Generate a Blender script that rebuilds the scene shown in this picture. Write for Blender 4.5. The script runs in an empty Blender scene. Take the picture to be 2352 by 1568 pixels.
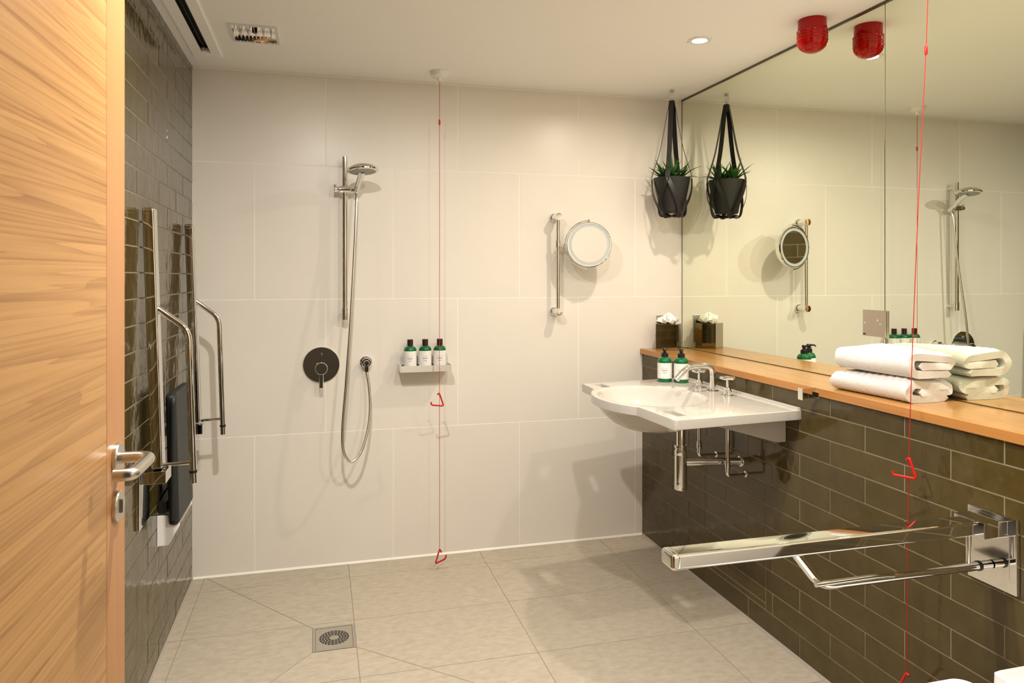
import bpy, bmesh, math, random
from mathutils import Vector, Matrix
random.seed(7)
S = bpy.context.scene
C = S.collection
# ------------------------------------------------------------------ camera, world, exposure
F_PX, YAW, HOR = 1657.80, 0.260464, 635.37
CAM = Vector((0.52771, -3.34696, 1.29721))
H, WM, WH = 2.20, 2.3194, 2.0984          # ceiling height, mirror plane, low tiled wall plane
cam_d = bpy.data.cameras.new('camera')
cam = bpy.data.objects.new('camera', cam_d); C.objects.link(cam)
cam.location = CAM; cam.rotation_euler = (math.pi/2, 0, -YAW)
cam_d.sensor_width = 36.0; cam_d.lens = F_PX/2352*36
cam_d.shift_y = -(784-HOR)/2352
cam_d.clip_start = 0.02
S.camera = cam
S.view_settings.view_transform = 'Standard'; S.view_settings.look = 'None'
S.view_settings.gamma = 1.0; S.view_settings.use_curve_mapping = False
S.view_settings.exposure = 0.72
world = bpy.data.worlds.new('world'); S.world = world; world.use_nodes = True
WB = world.node_tree.nodes['Background']
WB.inputs['Color'].default_value = (1.0, 0.95, 0.89, 1); WB.inputs['Strength'].default_value = 0.28
# ceiling downlights: position, watts, colour
DOWNLIGHTS = [((1.929, -0.870), 6.6, (1.0, 0.88, 0.72)),
              ((0.560, -1.800), 19.0, (1.0, 0.96, 0.90)),
              ((1.850, -2.150), 6.0, (1.0, 0.93, 0.82)),
              ((1.200, -1.950), 11.0, (1.0, 0.95, 0.87))]  # last entry: unseen fill downlight, added to spread the room light more evenly

# ------------------------------------------------------------------ materials
MATS = {}
def new_mat(name):
    m = bpy.data.materials.new(name); m.use_nodes = True
    MATS[name] = m
    return m, m.node_tree.nodes, m.node_tree.links, m.node_tree.nodes['Principled BSDF']
def simple(name, col, rough=0.5, metal=0.0, coat=0.0, spec=0.5, trans=0.0, ior=1.45, bump=None):
    m, N, L, B = new_mat(name)
    B.inputs['Base Color'].default_value = (*col, 1); B.inputs['Roughness'].default_value = rough
    B.inputs['Metallic'].default_value = metal; B.inputs['Coat Weight'].default_value = coat
    B.inputs['Specular IOR Level'].default_value = spec
    B.inputs['Transmission Weight'].default_value = trans; B.inputs['IOR'].default_value = ior
    if bump:
        sc, st, dist = bump
        tc = N.new('ShaderNodeTexCoord'); nz = N.new('ShaderNodeTexNoise'); bp = N.new('ShaderNodeBump')
        nz.inputs['Scale'].default_value = sc; nz.inputs['Detail'].default_value = 4
        bp.inputs['Strength'].default_value = st; bp.inputs['Distance'].default_value = dist
        L.new(tc.outputs['Object'], nz.inputs['Vector']); L.new(nz.outputs['Fac'], bp.inputs['Height'])
        L.new(bp.outputs['Normal'], B.inputs['Normal'])
    return m
def ramp(N, stops):
    r = N.new('ShaderNodeValToRGB'); e = r.color_ramp.elements
    while len(e) < len(stops): e.new(0.5)
    for k, (p, c) in enumerate(stops): e[k].position = p; e[k].color = (*c, 1)
    return r
def tile_mat(name, c1, c2, rough, nscale, bump_scale, bump_st, bump_d, coat=0.0, spread=0.12, spec=0.5, stretch=(1, 1, 1)):
    m, N, L, B = new_mat(name)
    tc = N.new('ShaderNodeTexCoord'); oi = N.new('ShaderNodeObjectInfo')
    mw = N.new('ShaderNodeMath'); mw.operation = 'MULTIPLY'; mw.inputs[1].default_value = 40
    L.new(oi.outputs['Random'], mw.inputs[0])
    mp = N.new('ShaderNodeMapping'); mp.inputs['Scale'].default_value = stretch
    L.new(tc.outputs['Object'], mp.inputs['Vector'])
    n1 = N.new('ShaderNodeTexNoise'); n1.noise_dimensions = '4D'; n1.inputs['Scale'].default_value = nscale
    n1.inputs['Detail'].default_value = 6; n1.inputs['Roughness'].default_value = 0.62
    L.new(mp.outputs[0], n1.inputs['Vector']); L.new(mw.outputs[0], n1.inputs['W'])
    r = ramp(N, [(0.3, c1), (0.7, c2)]); L.new(n1.outputs['Fac'], r.inputs['Fac'])
    hs = N.new('ShaderNodeHueSaturation')
    mr = N.new('ShaderNodeMapRange'); mr.inputs['To Min'].default_value = 1-spread; mr.inputs['To Max'].default_value = 1+spread
    L.new(oi.outputs['Random'], mr.inputs['Value']); L.new(mr.outputs[0], hs.inputs['Value']); L.new(r.outputs['Color'], hs.inputs['Color'])
    L.new(hs.outputs['Color'], B.inputs['Base Color'])
    n2 = N.new('ShaderNodeTexNoise'); n2.noise_dimensions = '4D'; n2.inputs['Scale'].default_value = bump_scale; n2.inputs['Detail'].default_value = 2.5
    L.new(tc.outputs['Object'], n2.inputs['Vector']); L.new(mw.outputs[0], n2.inputs['W'])
    bp = N.new('ShaderNodeBump'); bp.inputs['Strength'].default_value = bump_st; bp.inputs['Distance'].default_value = bump_d
    L.new(n2.outputs['Fac'], bp.inputs['Height']); L.new(bp.outputs['Normal'], B.inputs['Normal'])
    B.inputs['Roughness'].default_value = rough; B.inputs['Coat Weight'].default_value = coat
    B.inputs['Specular IOR Level'].default_value = spec
    return m
def wood_mat(name, dark, light, grain, rough=0.35, dens=14.0, coat=0.0, across=4.2, along=0.55, fib=150.0, line=0.75):
    """grain: which object axis the grain runs along (0 x, 1 y, 2 z)"""
    m, N, L, B = new_mat(name)
    tc = N.new('ShaderNodeTexCoord')
    def noise(s_across, s_along, det, ro):
        sc = [s_across]*3; sc[grain] = s_along
        mp = N.new('ShaderNodeMapping'); mp.inputs['Scale'].default_value = sc; L.new(tc.outputs['Object'], mp.inputs['Vector'])
        n = N.new('ShaderNodeTexNoise'); n.inputs['Scale'].default_value = 1.0; n.inputs['Detail'].default_value = det; n.inputs['Roughness'].default_value = ro
        L.new(mp.outputs[0], n.inputs['Vector']); return n.outputs['Fac']
    def mth(op, a, b=None, c=None):
        n = N.new('ShaderNodeMath'); n.operation = op
        for k, v in enumerate((a, b, c)):
            if v is None: continue
            if isinstance(v, (int, float)): n.inputs[k].default_value = v
            else: L.new(v, n.inputs[k])
        return n.outputs[0]
    rings = noise(across, along, 2.0, 0.4)
    saw = mth('POWER', mth('FRACT', mth('MULTIPLY', rings, dens)), 1.6)
    fibre = noise(fib, 2.4, 3.0, 0.6)
    tone = noise(across*0.8, along*0.7, 1.0, 0.4)
    rings2 = noise(across*1.7, along*0.8, 2.5, 0.5)
    saw2 = mth('POWER', mth('FRACT', mth('MULTIPLY', rings2, dens*1.9)), 3.0)
    f = mth('ADD', mth('ADD', mth('MULTIPLY', saw, line*0.62), mth('MULTIPLY', saw2, line*0.75)), mth('MULTIPLY', mth('SUBTRACT', fibre, 0.5), 1.1))
    f = mth('ADD', f, mth('MULTIPLY', mth('SUBTRACT', tone, 0.5), 0.6))
    r = ramp(N, [(0.0, light), (0.85, dark)]); L.new(f, r.inputs['Fac'])
    L.new(r.outputs['Color'], B.inputs['Base Color'])
    bp = N.new('ShaderNodeBump'); bp.inputs['Strength'].default_value = 0.10; bp.inputs['Distance'].default_value = 0.001
    L.new(fibre, bp.inputs['Height']); L.new(bp.outputs['Normal'], B.inputs['Normal'])
    B.inputs['Roughness'].default_value = rough; B.inputs['Coat Weight'].default_value = coat
    return m
chrome = simple('chrome', (0.80, 0.80, 0.79), 0.05, 1.0)
steel = simple('brushed_steel', (0.62, 0.59, 0.54), 0.28, 1.0, bump=(120, 0.04, 0.001))
nickel = simple('satin_nickel', (0.60, 0.53, 0.45), 0.30, 1.0)
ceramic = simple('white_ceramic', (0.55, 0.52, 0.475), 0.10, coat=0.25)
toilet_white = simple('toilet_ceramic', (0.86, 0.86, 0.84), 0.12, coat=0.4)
white_plastic = simple('white_plastic', (0.86, 0.84, 0.80), 0.3)
black_plastic = simple('black_plastic', (0.012, 0.011, 0.011), 0.3)
dark_seat = simple('charcoal_plastic', (0.014, 0.016, 0.017), 0.5, bump=(220, 0.1, 0.0005))
black_leather = simple('black_leather', (0.012, 0.010, 0.010), 0.42, bump=(300, 0.2, 0.0006))
pot_grey = simple('matt_black_pot', (0.014, 0.013, 0.012), 0.5, bump=(80, 0.08, 0.0006))
red_plastic = simple('red_plastic', (0.55, 0.006, 0.005), 0.3)
red_cord = simple('red_cord', (0.46, 0.008, 0.007), 0.6)
red_lens = simple('red_lens', (0.36, 0.002, 0.002), 0.08, spec=0.4)
green_glass = simple('green_bottle_plastic', (0.004, 0.115, 0.035), 0.12, coat=0.3)
ceil_paint = simple('ceiling_paint', (0.955, 0.945, 0.925), 0.75, bump=(60, 0.03, 0.001))
hall_paint = simple('hall_paint', (0.70, 0.655, 0.59), 0.8, bump=(60, 0.03, 0.001))
hall_dark = simple('hall_dark_panel', (0.16, 0.125, 0.085), 0.6)
hall_carpet = simple('hall_carpet', (0.20, 0.17, 0.14), 0.95, bump=(400, 0.4, 0.003))
grout_light = simple('light_grout', (0.90, 0.865, 0.80), 0.8, bump=(200, 0.1, 0.001))
grout_brick = simple('brick_grout', (0.27, 0.22, 0.145), 0.85, bump=(200, 0.1, 0.001))
grout_floor = simple('floor_grout', (0.30, 0.245, 0.17), 0.9, bump=(200, 0.1, 0.001))
caulk_white = simple('white_silicone', (0.86, 0.82, 0.74), 0.4)
caulk_grey = simple('grey_silicone', (0.36, 0.32, 0.27), 0.5)
dark_void = simple('dark_void', (0.012, 0.012, 0.012), 0.6)
dark_trim = simple('dark_metal_trim', (0.12, 0.10, 0.075), 0.35, 0.8)
glass_clear = simple('clear_acrylic', (0.85, 0.88, 0.84), 0.05, trans=0.75, ior=1.45)
frost = simple('frosted_ring', (0.46, 0.49, 0.49), 0.3)
mirror_tint = simple('mirror_glass', (0.90, 0.94, 0.80), 0.004, 1.0)
shave_glass = simple('shaving_glass', (0.70, 0.68, 0.64), 0.02, 1.0)
smoked = simple('smoked_mirror', (0.44, 0.37, 0.27), 0.05, 1.0)
cream_tile = tile_mat('cream_wall_tile', (0.735, 0.685, 0.615), (0.765, 0.715, 0.645), 0.32, 3.0, 5.0, 0.03, 0.01, spread=0.015)
brick_tile = tile_mat('olive_glazed_tile', (0.060, 0.041, 0.011), (0.082, 0.059, 0.019), 0.10, 14.0, 13.0, 0.16, 0.02, coat=0.0, spread=0.12, spec=0.42)
stone_tile = tile_mat('stone_floor_tile', (0.41, 0.35, 0.27), (0.53, 0.465, 0.37), 0.55, 26.0, 90.0, 0.22, 0.004, spread=0.03, spec=0.35, stretch=(1.0, 2.0, 1.0))
oak_door = wood_mat('oak_horizontal', (0.25, 0.112, 0.030), (0.42, 0.222, 0.074), 1, 0.36, 11.0, across=7.5, along=0.20, line=0.62)
oak_lip = wood_mat('oak_vertical', (0.30, 0.130, 0.043), (0.39, 0.182, 0.067), 2, 0.36, 3.0, line=0.4)
oak_ledge = wood_mat('oak_ledge', (0.345, 0.157, 0.041), (0.465, 0.240, 0.072), 1, 0.26, 6.0, 0.15, line=0.4)
oak_edge = wood_mat('oak_ledge_edge', (0.37, 0.145, 0.032), (0.48, 0.213, 0.055), 1, 0.3, 5.0, 0.1, line=0.4)
def leaf_mat():
    m, N, L, B = new_mat('succulent_leaf')
    tc = N.new('ShaderNodeTexCoord'); nz = N.new('ShaderNodeTexNoise'); nz.inputs['Scale'].default_value = 60
    r = ramp(N, [(0.3, (0.010, 0.045, 0.008)), (0.75, (0.045, 0.15, 0.022))])
    L.new(tc.outputs['Object'], nz.inputs['Vector']); L.new(nz.outputs['Fac'], r.inputs['Fac']); L.new(r.outputs['Color'], B.inputs['Base Color'])
    B.inputs['Roughness'].default_value = 0.4
    return m
leaf = leaf_mat()
def towel_mat():
    m, N, L, B = new_mat('white_terry')
    tc = N.new('ShaderNodeTexCoord')
    n1 = N.new('ShaderNodeTexNoise'); n1.inputs['Scale'].default_value = 420; n1.inputs['Detail'].default_value = 3
    n3 = N.new('ShaderNodeTexNoise'); n3.inputs['Scale'].default_value = 60; n3.inputs['Detail'].default_value = 2
    ad = N.new('ShaderNodeMath'); ad.operation = 'ADD'
    bp = N.new('ShaderNodeBump'); bp.inputs['Strength'].default_value = 0.5; bp.inputs['Distance'].default_value = 0.0025
    L.new(tc.outputs['Object'], n1.inputs['Vector']); L.new(tc.outputs['Object'], n3.inputs['Vector'])
    L.new(n1.outputs['Fac'], ad.inputs[0]); L.new(n3.outputs['Fac'], ad.inputs[1]); L.new(ad.outputs[0], bp.inputs['Height'])
    L.new(bp.outputs['Normal'], B.inputs['Normal'])
    B.inputs['Base Color'].default_value = (0.70, 0.675, 0.64, 1); B.inputs['Roughness'].default_value = 0.95
    B.inputs['Sheen Weight'].default_value = 0.3
    return m
terry = towel_mat()
def emit_mat(name, col, st):
    m, N, L, B = new_mat(name)
    B.inputs['Emission Color'].default_value = (*col, 1); B.inputs['Emission Strength'].default_value = st
    B.inputs['Base Color'].default_value = (*col, 1)
    return m
lamp_on = emit_mat('lit_lamp', (1.0, 0.95, 0.86), 9.0)
def label_mat():
    """white paper label printed with short lines of small type (from UV: u round the bottle, v up)"""
    m, N, L, B = new_mat('printed_label')
    uv = N.new('ShaderNodeUVMap'); sp = N.new('ShaderNodeSeparateXYZ'); L.new(uv.outputs[0], sp.inputs[0])
    def math_(op, a, b=None, c=None):
        n = N.new('ShaderNodeMath'); n.operation = op
        for k, v in enumerate((a, b, c)):
            if v is None: continue
            if isinstance(v, (int, float)): n.inputs[k].default_value = v
            else: L.new(v, n.inputs[k])
        return n.outputs[0]
    U, V = sp.outputs[0], sp.outputs[1]
    def band(x, c, hw): return math_('LESS_THAN', math_('ABSOLUTE', math_('SUBTRACT', x, c)), hw)
    total = None
    nz = N.new('ShaderNodeTexNoise'); nz.inputs['Scale'].default_value = 1.0; nz.inputs['Detail'].default_value = 0
    cb = N.new('ShaderNodeCombineXYZ'); L.new(math_('MULTIPLY', U, 210), cb.inputs[0]); L.new(math_('MULTIPLY', V, 30), cb.inputs[1])
    L.new(cb.outputs[0], nz.inputs['Vector'])
    letters = math_('GREATER_THAN', nz.outputs['Fac'], 0.47)
    for vc, hv, hu, mode in ((0.66, 0.012, 0.085, 0), (0.53, 0.035, 0.075, 1), (0.38, 0.024, 0.052, 1)):
        r = math_('MULTIPLY', band(V, vc, hv), band(U, 0.5, hu))
        r = math_('MULTIPLY', r, letters) if mode else math_('MULTIPLY', r, 0.55)
        total = r if total is None else math_('MAXIMUM', total, r)
    mx = N.new('ShaderNodeMix'); mx.data_type = 'RGBA'
    mx.inputs['A'].default_value = (0.80, 0.78, 0.75, 1); mx.inputs['B'].default_value = (0.16, 0.14, 0.14, 1)
    L.new(total, mx.inputs['Factor']); L.new(mx.outputs['Result'], B.inputs['Base Color'])
    B.inputs['Roughness'].default_value = 0.5
    return m
label_paper = label_mat()

# ------------------------------------------------------------------ helpers
ORG = {}
def tag(o, label=None, cat=None, group=None, kind=None):
    if label: o['label'] = label
    if cat: o['category'] = cat
    if group: o['group'] = group
    if kind: o['kind'] = kind
    return o
def thing(name, label, cat, loc, group=None, kind=None):
    o = bpy.data.objects.new(name, None); C.objects.link(o); o.location = loc
    o.empty_display_size = 0.05
    ORG[o] = Vector(loc)
    return tag(o, label, cat, group, kind)
def obj(name, bm, mat, parent=None, smooth=True, angle=35, origin=None, wn=True):
    """geometry is given in world coordinates; it becomes ONE mesh object under parent"""
    org = ORG[parent] if parent is not None else Vector(origin if origin is not None else (0, 0, 0))
    bmesh.ops.recalc_face_normals(bm, faces=bm.faces[:])
    me = bpy.data.meshes.new(name); bm.to_mesh(me); bm.free()
    if org.length > 0: me.transform(Matrix.Translation(-org))
    for m in (mat if isinstance(mat, (list, tuple)) else [mat]): me.materials.append(m)
    if smooth:
        me.polygons.foreach_set('use_smooth', [True]*len(me.polygons)); me.set_sharp_from_angle(angle=math.radians(angle))
    o = bpy.data.objects.new(name, me); C.objects.link(o)
    if smooth and wn:
        w = o.modifiers.new('normals', 'WEIGHTED_NORMAL'); w.keep_sharp = True
    if parent is not None: o.parent = parent
    else: o.location = org
    ORG[o] = org
    return o
def box(bm, lo, hi, bev=0.0, seg=2):
    vs = [bm.verts.new((x, y, z)) for x in (lo[0], hi[0]) for y in (lo[1], hi[1]) for z in (lo[2], hi[2])]
    fs = [bm.faces.new([vs[i] for i in q]) for q in ((0, 1, 3, 2), (4, 6, 7, 5), (0, 4, 5, 1), (2, 3, 7, 6), (0, 2, 6, 4), (1, 5, 7, 3))]
    if bev > 0:
        es = list({e for f in fs for e in f.edges})
        bmesh.ops.bevel(bm, geom=es, offset=bev, segments=seg, profile=0.5, affect='EDGES')
    return bm
def nb(): return bmesh.new()
def bx(lo, hi, bev=0.0, seg=2): return box(nb(), [min(a, b) for a, b in zip(lo, hi)], [max(a, b) for a, b in zip(lo, hi)], bev, seg)
def prism(bm, pts, vec, bev=0.0):
    """closed polygon pts (3d) pushed along vec"""
    v = Vector(vec)
    a = [bm.verts.new(p) for p in pts]; b = [bm.verts.new(Vector(p)+v) for p in pts]
    n = len(pts); fs = [bm.faces.new(a[::-1]), bm.faces.new(b)]
    for i in range(n): fs.append(bm.faces.new((a[i], a[(i+1) % n], b[(i+1) % n], b[i])))
    if bev > 0:
        bmesh.ops.bevel(bm, geom=list({e for f in fs for e in f.edges}), offset=bev, segments=2, profile=0.5, affect='EDGES')
    return bm
def frame_of(d):
    d = Vector(d).normalized(); a = Vector((0, 0, 1)) if abs(d.z) < 0.9 else Vector((1, 0, 0))
    u = a.cross(d).normalized(); return u, d.cross(u), d
def lathe(bm, prof, base, axis=(0, 0, 1), seg=32, uv=False):
    """prof: (radius, distance along axis) list"""
    u, v, d = frame_of(axis); base = Vector(base); rings = []
    for r, h in prof:
        c = base + d*h
        if r <= 1e-6: rings.append([bm.verts.new(c)])
        else: rings.append([bm.verts.new(c + (u*math.cos(2*math.pi*k/seg)+v*math.sin(2*math.pi*k/seg))*r) for k in range(seg)])
    for a, b in zip(rings, rings[1:]):
        for k in range(seg):
            k2 = (k+1) % seg
            if len(a) == 1 and len(b) == 1: continue
            if len(a) == 1: bm.faces.new((a[0], b[k], b[k2]))
            elif len(b) == 1: bm.faces.new((a[k], a[k2], b[0]))
            else: bm.faces.new((a[k], a[k2], b[k2], b[k]))
    if len(rings[0]) > 1 and prof[0] != prof[-1]: bm.faces.new(rings[0][::-1])
    if len(rings[-1]) > 1 and prof[0] != prof[-1]: bm.faces.new(rings[-1])
    return bm
def fillet(pts, r, n=6):
    pts = [Vector(p) for p in pts]; out = [pts[0]]
    for a, b, c in zip(pts, pts[1:], pts[2:]):
        d1, d2 = a-b, c-b; k = min(r, d1.length*0.49, d2.length*0.49)
        p, q = b+d1.normalized()*k, b+d2.normalized()*k
        for i in range(n+1):
            t = i/n; out.append(p*(1-t)**2 + b*2*t*(1-t) + q*t*t)
    out.append(pts[-1]); return out
def spline(pts, n=8):
    P = [Vector(p) for p in pts]; P = [P[0]*2-P[1]] + P + [P[-1]*2-P[-2]]; out = []
    for i in range(1, len(P)-2):
        a, b, c, d = P[i-1:i+3]
        for k in range(n):
            t = k/n
            out.append(0.5*((2*b)+(c-a)*t+(2*a-5*b+4*c-d)*t*t+(3*b-a-3*c+d)*t**3))
    out.append(P[-2]); return out
def tube(bm, pts, r, seg=14, close=False, flat=None):
    """sweep a circle (or an ellipse with flat=(normal_hint, half_width, half_thickness)) along pts"""
    pts = [Vector(p) for p in pts]; n = len(pts); rings = []
    tang = []
    for i in range(n):
        if close: t = pts[(i+1) % n]-pts[i-1]
        else: t = pts[min(i+1, n-1)]-pts[max(i-1, 0)]
        tang.append(t.normalized())
    u, v, _ = frame_of(tang[0])
    for i in range(n):
        t = tang[i]; u = (u - t*u.dot(t)).normalized(); v = t.cross(u)
        rr = r[i] if isinstance(r, (list, tuple)) else r
        if flat:
            nh = Vector(flat[0](i) if callable(flat[0]) else flat[0]); nn = (nh-t*nh.dot(t)).normalized(); ww = t.cross(nn)
            rings.append([bm.verts.new(pts[i]+ww*a*flat[1]+nn*b*flat[2]) for a, b in ((-1, -1), (1, -1), (1, 1), (-1, 1))])
        else:
            rings.append([bm.verts.new(pts[i]+(u*math.cos(2*math.pi*k/seg)+v*math.sin(2*math.pi*k/seg))*rr) for k in range(seg)])
    m = len(rings[0])
    for i in range(n if close else n-1):
        a, b = rings[i], rings[(i+1) % n]
        for k in range(m): bm.faces.new((a[k], a[(k+1) % m], b[(k+1) % m], b[k]))
    if not close: bm.faces.new(rings[0][::-1]); bm.faces.new(rings[-1])
    return bm
def cyl(p, q, r, seg=24, bev=0.0):
    d = Vector(q)-Vector(p); l = d.length
    prof = [(r, 0), (r, l)] if bev <= 0 else [(r-bev, 0), (r-bev*0.3, bev*0.3), (r, bev), (r, l-bev), (r-bev*0.3, l-bev*0.3), (r-bev, l)]
    return lathe(nb(), prof, p, d, seg)
def torus(bm, c, axis, R, r, seg=40, rs=10):
    u, v, d = frame_of(axis); c = Vector(c)
    return tube(bm, [c+(u*math.cos(2*math.pi*k/seg)+v*math.sin(2*math.pi*k/seg))*R for k in range(seg)], r, rs, True)
def px(u, v, ax, val):
    """point of the photograph's pixel (u, v) on the world plane axis ax = val (used to take measurements)"""
    R, Z = (u-1176)/F_PX, (HOR-v)/F_PX
    d = Vector((math.sin(YAW)+R*math.cos(YAW), math.cos(YAW)-R*math.sin(YAW), Z))
    return CAM + d*((val-CAM[ax])/d[ax])
def slab_holes(bm, x0, x1, y0, y1, z0, z1, holes):
    xs = sorted({x0, x1, *[h[0] for h in holes], *[h[1] for h in holes]}); ys = sorted({y0, y1, *[h[2] for h in holes], *[h[3] for h in holes]})
    for a, b in zip(xs, xs[1:]):
        for c, d in zip(ys, ys[1:]):
            mx, my = (a+b)/2, (c+d)/2
            if any(h[0] < mx < h[1] and h[2] < my < h[3] for h in holes): continue
            box(bm, (a, c, z0), (b, d, z1))
    return bm

# ------------------------------------------------------------------ the setting
YF = -2.87                                     # inner face of the entrance wall
hole_slot = (0.068, 0.110, YF, -0.225)
hole_sq = (0.216, 0.372, -0.598, -0.415)
holes = [hole_slot, hole_sq] + [(p[0]-0.036, p[0]+0.036, p[1]-0.036, p[1]+0.036) for p, w, c in DOWNLIGHTS]
cl = obj('ceiling', slab_holes(nb(), -0.02, 2.40, YF-0.10, 0.02, H, H+0.012, holes), ceil_paint, smooth=False)
tag(cl, 'cream painted bathroom ceiling above the tiled walls', 'ceiling', kind='structure')
tag(obj('ceiling_void', bx((-0.02, YF-0.1, H+0.10), (2.40, 0.02, H+0.14)), ceil_paint, cl, smooth=False), kind='structure')

def tile_mesh(name, w, h, mat, th=0.008, ch=0.0007):
    """tile lying in local xz, front face at y = 0 looking to -y"""
    bm = nb(); a = [bm.verts.new((sx*w/2, th, sz*h/2)) for sx, sz in ((-1, -1), (1, -1), (1, 1), (-1, 1))]
    b = [bm.verts.new((sx*w/2, ch, sz*h/2)) for sx, sz in ((-1, -1), (1, -1), (1, 1), (-1, 1))]
    c = [bm.verts.new((sx*(w/2-ch), 0, sz*(h/2-ch))) for sx, sz in ((-1, -1), (1, -1), (1, 1), (-1, 1))]
    bm.faces.new(c); bm.faces.new(a[::-1])
    for k in range(4):
        j = (k+1) % 4
        bm.faces.new((a[k], a[j], b[j], b[k])); bm.faces.new((b[k], b[j], c[j], c[k]))
    bmesh.ops.recalc_face_normals(bm, faces=bm.faces[:])
    me = bpy.data.meshes.new(name); bm.to_mesh(me); bm.free(); me.materials.append(mat); return me
TM = {}
def place_tile(name, w, h, mat, parent, loc, rz, tilt=0.0):
    key = (name, round(w, 4), round(h, 4), mat.name)
    if key not in TM: TM[key] = tile_mesh(name, w, h, mat)
    o = bpy.data.objects.new(name, TM[key]); C.objects.link(o); o.parent = parent
    o.location = Vector(loc)-ORG[parent]
    o.rotation_euler = (random.uniform(-tilt, tilt), 0, rz+random.uniform(-tilt, tilt))
    ORG[o] = ORG[parent]; return o

# back wall: large cream tiles, half bond
wb = obj('wall_back', bx((-0.10, 0.0006, -0.05), (2.45, 0.11, H+0.15)), grout_light, smooth=False)
tag(wb, 'cream wall of large square tiles at the far end of the shower', 'wall', kind='structure')
zj = [0.0, 0.6, 1.197, 1.794, H]; G = 0.0028
for r in range(4):
    off = 0.2535 if r in (0, 2) else 0.5545
    xs = [0.0] + [off+0.602*k for k in range(-1, 5) if 0.02 < off+0.602*k < WM-0.01] + [WM+0.004]
    for a, b in zip(xs, xs[1:]):
        z0, z1 = zj[r], zj[r+1]
        place_tile('tile', b-a-G, z1-z0-G, cream_tile, wb, ((a+b)/2, 0.0, (z0+z1)/2), 0.0)

# dark glazed bricks
BW, BH, BG = 0.303, 0.0778, 0.0038
def rects_minus(rc, pn):
    """split rectangle (y0,y1,z0,z1) by the outline of panel pn"""
    y0, y1, z0, z1 = rc; a0, a1, b0, b1 = pn
    if y1 <= a0 or y0 >= a1 or z1 <= b0 or z0 >= b1: return [rc]
    out = [(max(y0, a0), min(y1, a1), max(z0, b0), min(z1, b1))]
    if y0 < a0: out.append((y0, a0, z0, z1))
    if y1 > a1: out.append((a1, y1, z0, z1))
    yy0, yy1 = max(y0, a0), min(y1, a1)
    if z0 < b0: out.append((yy0, yy1, z0, b0))
    if z1 > b1: out.append((yy0, yy1, b1, z1))
    return out
def brick_wall(parent, x, rz, ztop_joint, pitch, zmin, zmax, offA, offB, y_end, panel=None):
    k = -2; n = 0
    while True:
        zt, zb = ztop_joint-(k-1)*pitch, ztop_joint-k*pitch
        k += 1
        if zt <= zmin+0.004: break
        z1, z0 = min(zt, zmax), max(zb, zmin)
        if z1-z0 < 0.006: continue
        off = offA if (k % 2) else offB
        ys = [0.0] + sorted([y for y in (off-BW*i for i in range(-1, 14)) if y_end < y < -0.01], reverse=True) + [y_end]
        for a, b in zip(ys, ys[1:]):
            rc = (b, a, z0, z1)
            for (q0, q1, s0, s1) in (rects_minus(rc, panel) if panel else [rc]):
                if q1-q0 < 0.008 or s1-s0 < 0.008: continue
                place_tile('tile', q1-q0-BG, s1-s0-BG, brick_tile, parent, (x, (q0+q1)/2, (s0+s1)/2), rz, 0.004); n += 1
    return n
wl = obj('wall_left', bx((-0.11, YF-0.1, -0.05), (-0.0013, 0.02, H+0.15)), grout_brick, smooth=False)
tag(wl, 'glossy dark olive brick-tiled wall behind the open door', 'wall', kind='structure')
brick_wall(wl, 0.0, math.pi/2, 2.1653, BH, 0.004, H, -0.3684+BW, -0.2255+BW, -2.05)
def stuff_bricks(parent, x, rz, y0, y1, z0, z1):
    bm = nb(); row = 0; z = z0
    while z < z1-0.01:
        y = y0-(BW/2 if row % 2 else 0)
        yy = y0
        while yy > y1:
            e = max(y-BW, y1)
            box(bm, (x-0.003 if rz > 0 else x, e+BG/2, z+BG/2), (x if rz > 0 else x+0.003, yy-BG/2, min(z+BH, z1)-BG/2))
            yy = e; y = e
        z += BH; row += 1
    o = obj('tile_field', bm, brick_tile, parent, smooth=False); o['kind'] = 'stuff'
stuff_bricks(wl, 0.0, 1, -2.05, YF, 0.004, H)
# low tiled wall that carries the ledge
wp = obj('wall_lower_right', bx((WH+0.0013, YF, -0.05), (WM+0.0055, 0.0, 0.9085)), grout_brick, smooth=False)
tag(wp, 'low boxed-out wall of dark olive brick tiles under the oak ledge', 'wall', kind='structure')
brick_wall(wp, WH, -math.pi/2, 0.8514, 0.0768, 0.004, 0.908, -1.3857+4*BW, -1.5378+5*BW, -2.47, panel=(-1.042, -0.617, 0.107, 0.5425))
stuff_bricks(wp, WH, -1, -2.47, YF, 0.004, 0.908)
wr = obj('wall_right', bx((WM+0.0065, YF-0.1, 0.90), (WM+0.11, 0.02, H+0.15)), hall_paint, smooth=False)
tag(wr, 'right wall behind the large mirror', 'wall', kind='structure')
wf = nb()
box(wf, (-0.1, YF-0.1, -0.05), (0.135, YF, H+0.15)); box(wf, (1.15, YF-0.1, -0.05), (2.45, YF, H+0.15)); box(wf, (0.135, YF-0.1, 2.12), (1.15, YF, H+0.15))
wf = tag(obj('wall_front', wf, hall_paint, smooth=False), 'painted wall around the doorway', 'wall', kind='structure')

wh = nb()
box(wh, (-0.6, -4.70, -0.05), (2.6, -4.60, 2.35)); box(wh, (-0.70, -4.70, -0.05), (-0.60, YF-0.1, 2.35)); box(wh, (2.45, -4.70, -0.05), (2.55, YF-0.1, 2.35)); box(wh, (-0.7, YF-0.1, -0.05), (-0.1, YF-0.05, 2.35)); box(wh, (-0.7, -4.7, 2.35), (2.6, YF-0.09, 2.40))
tag(obj('wall_hall', wh, hall_dark, smooth=False), 'dark brown corridor walls outside the doorway', 'wall', kind='structure')
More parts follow.
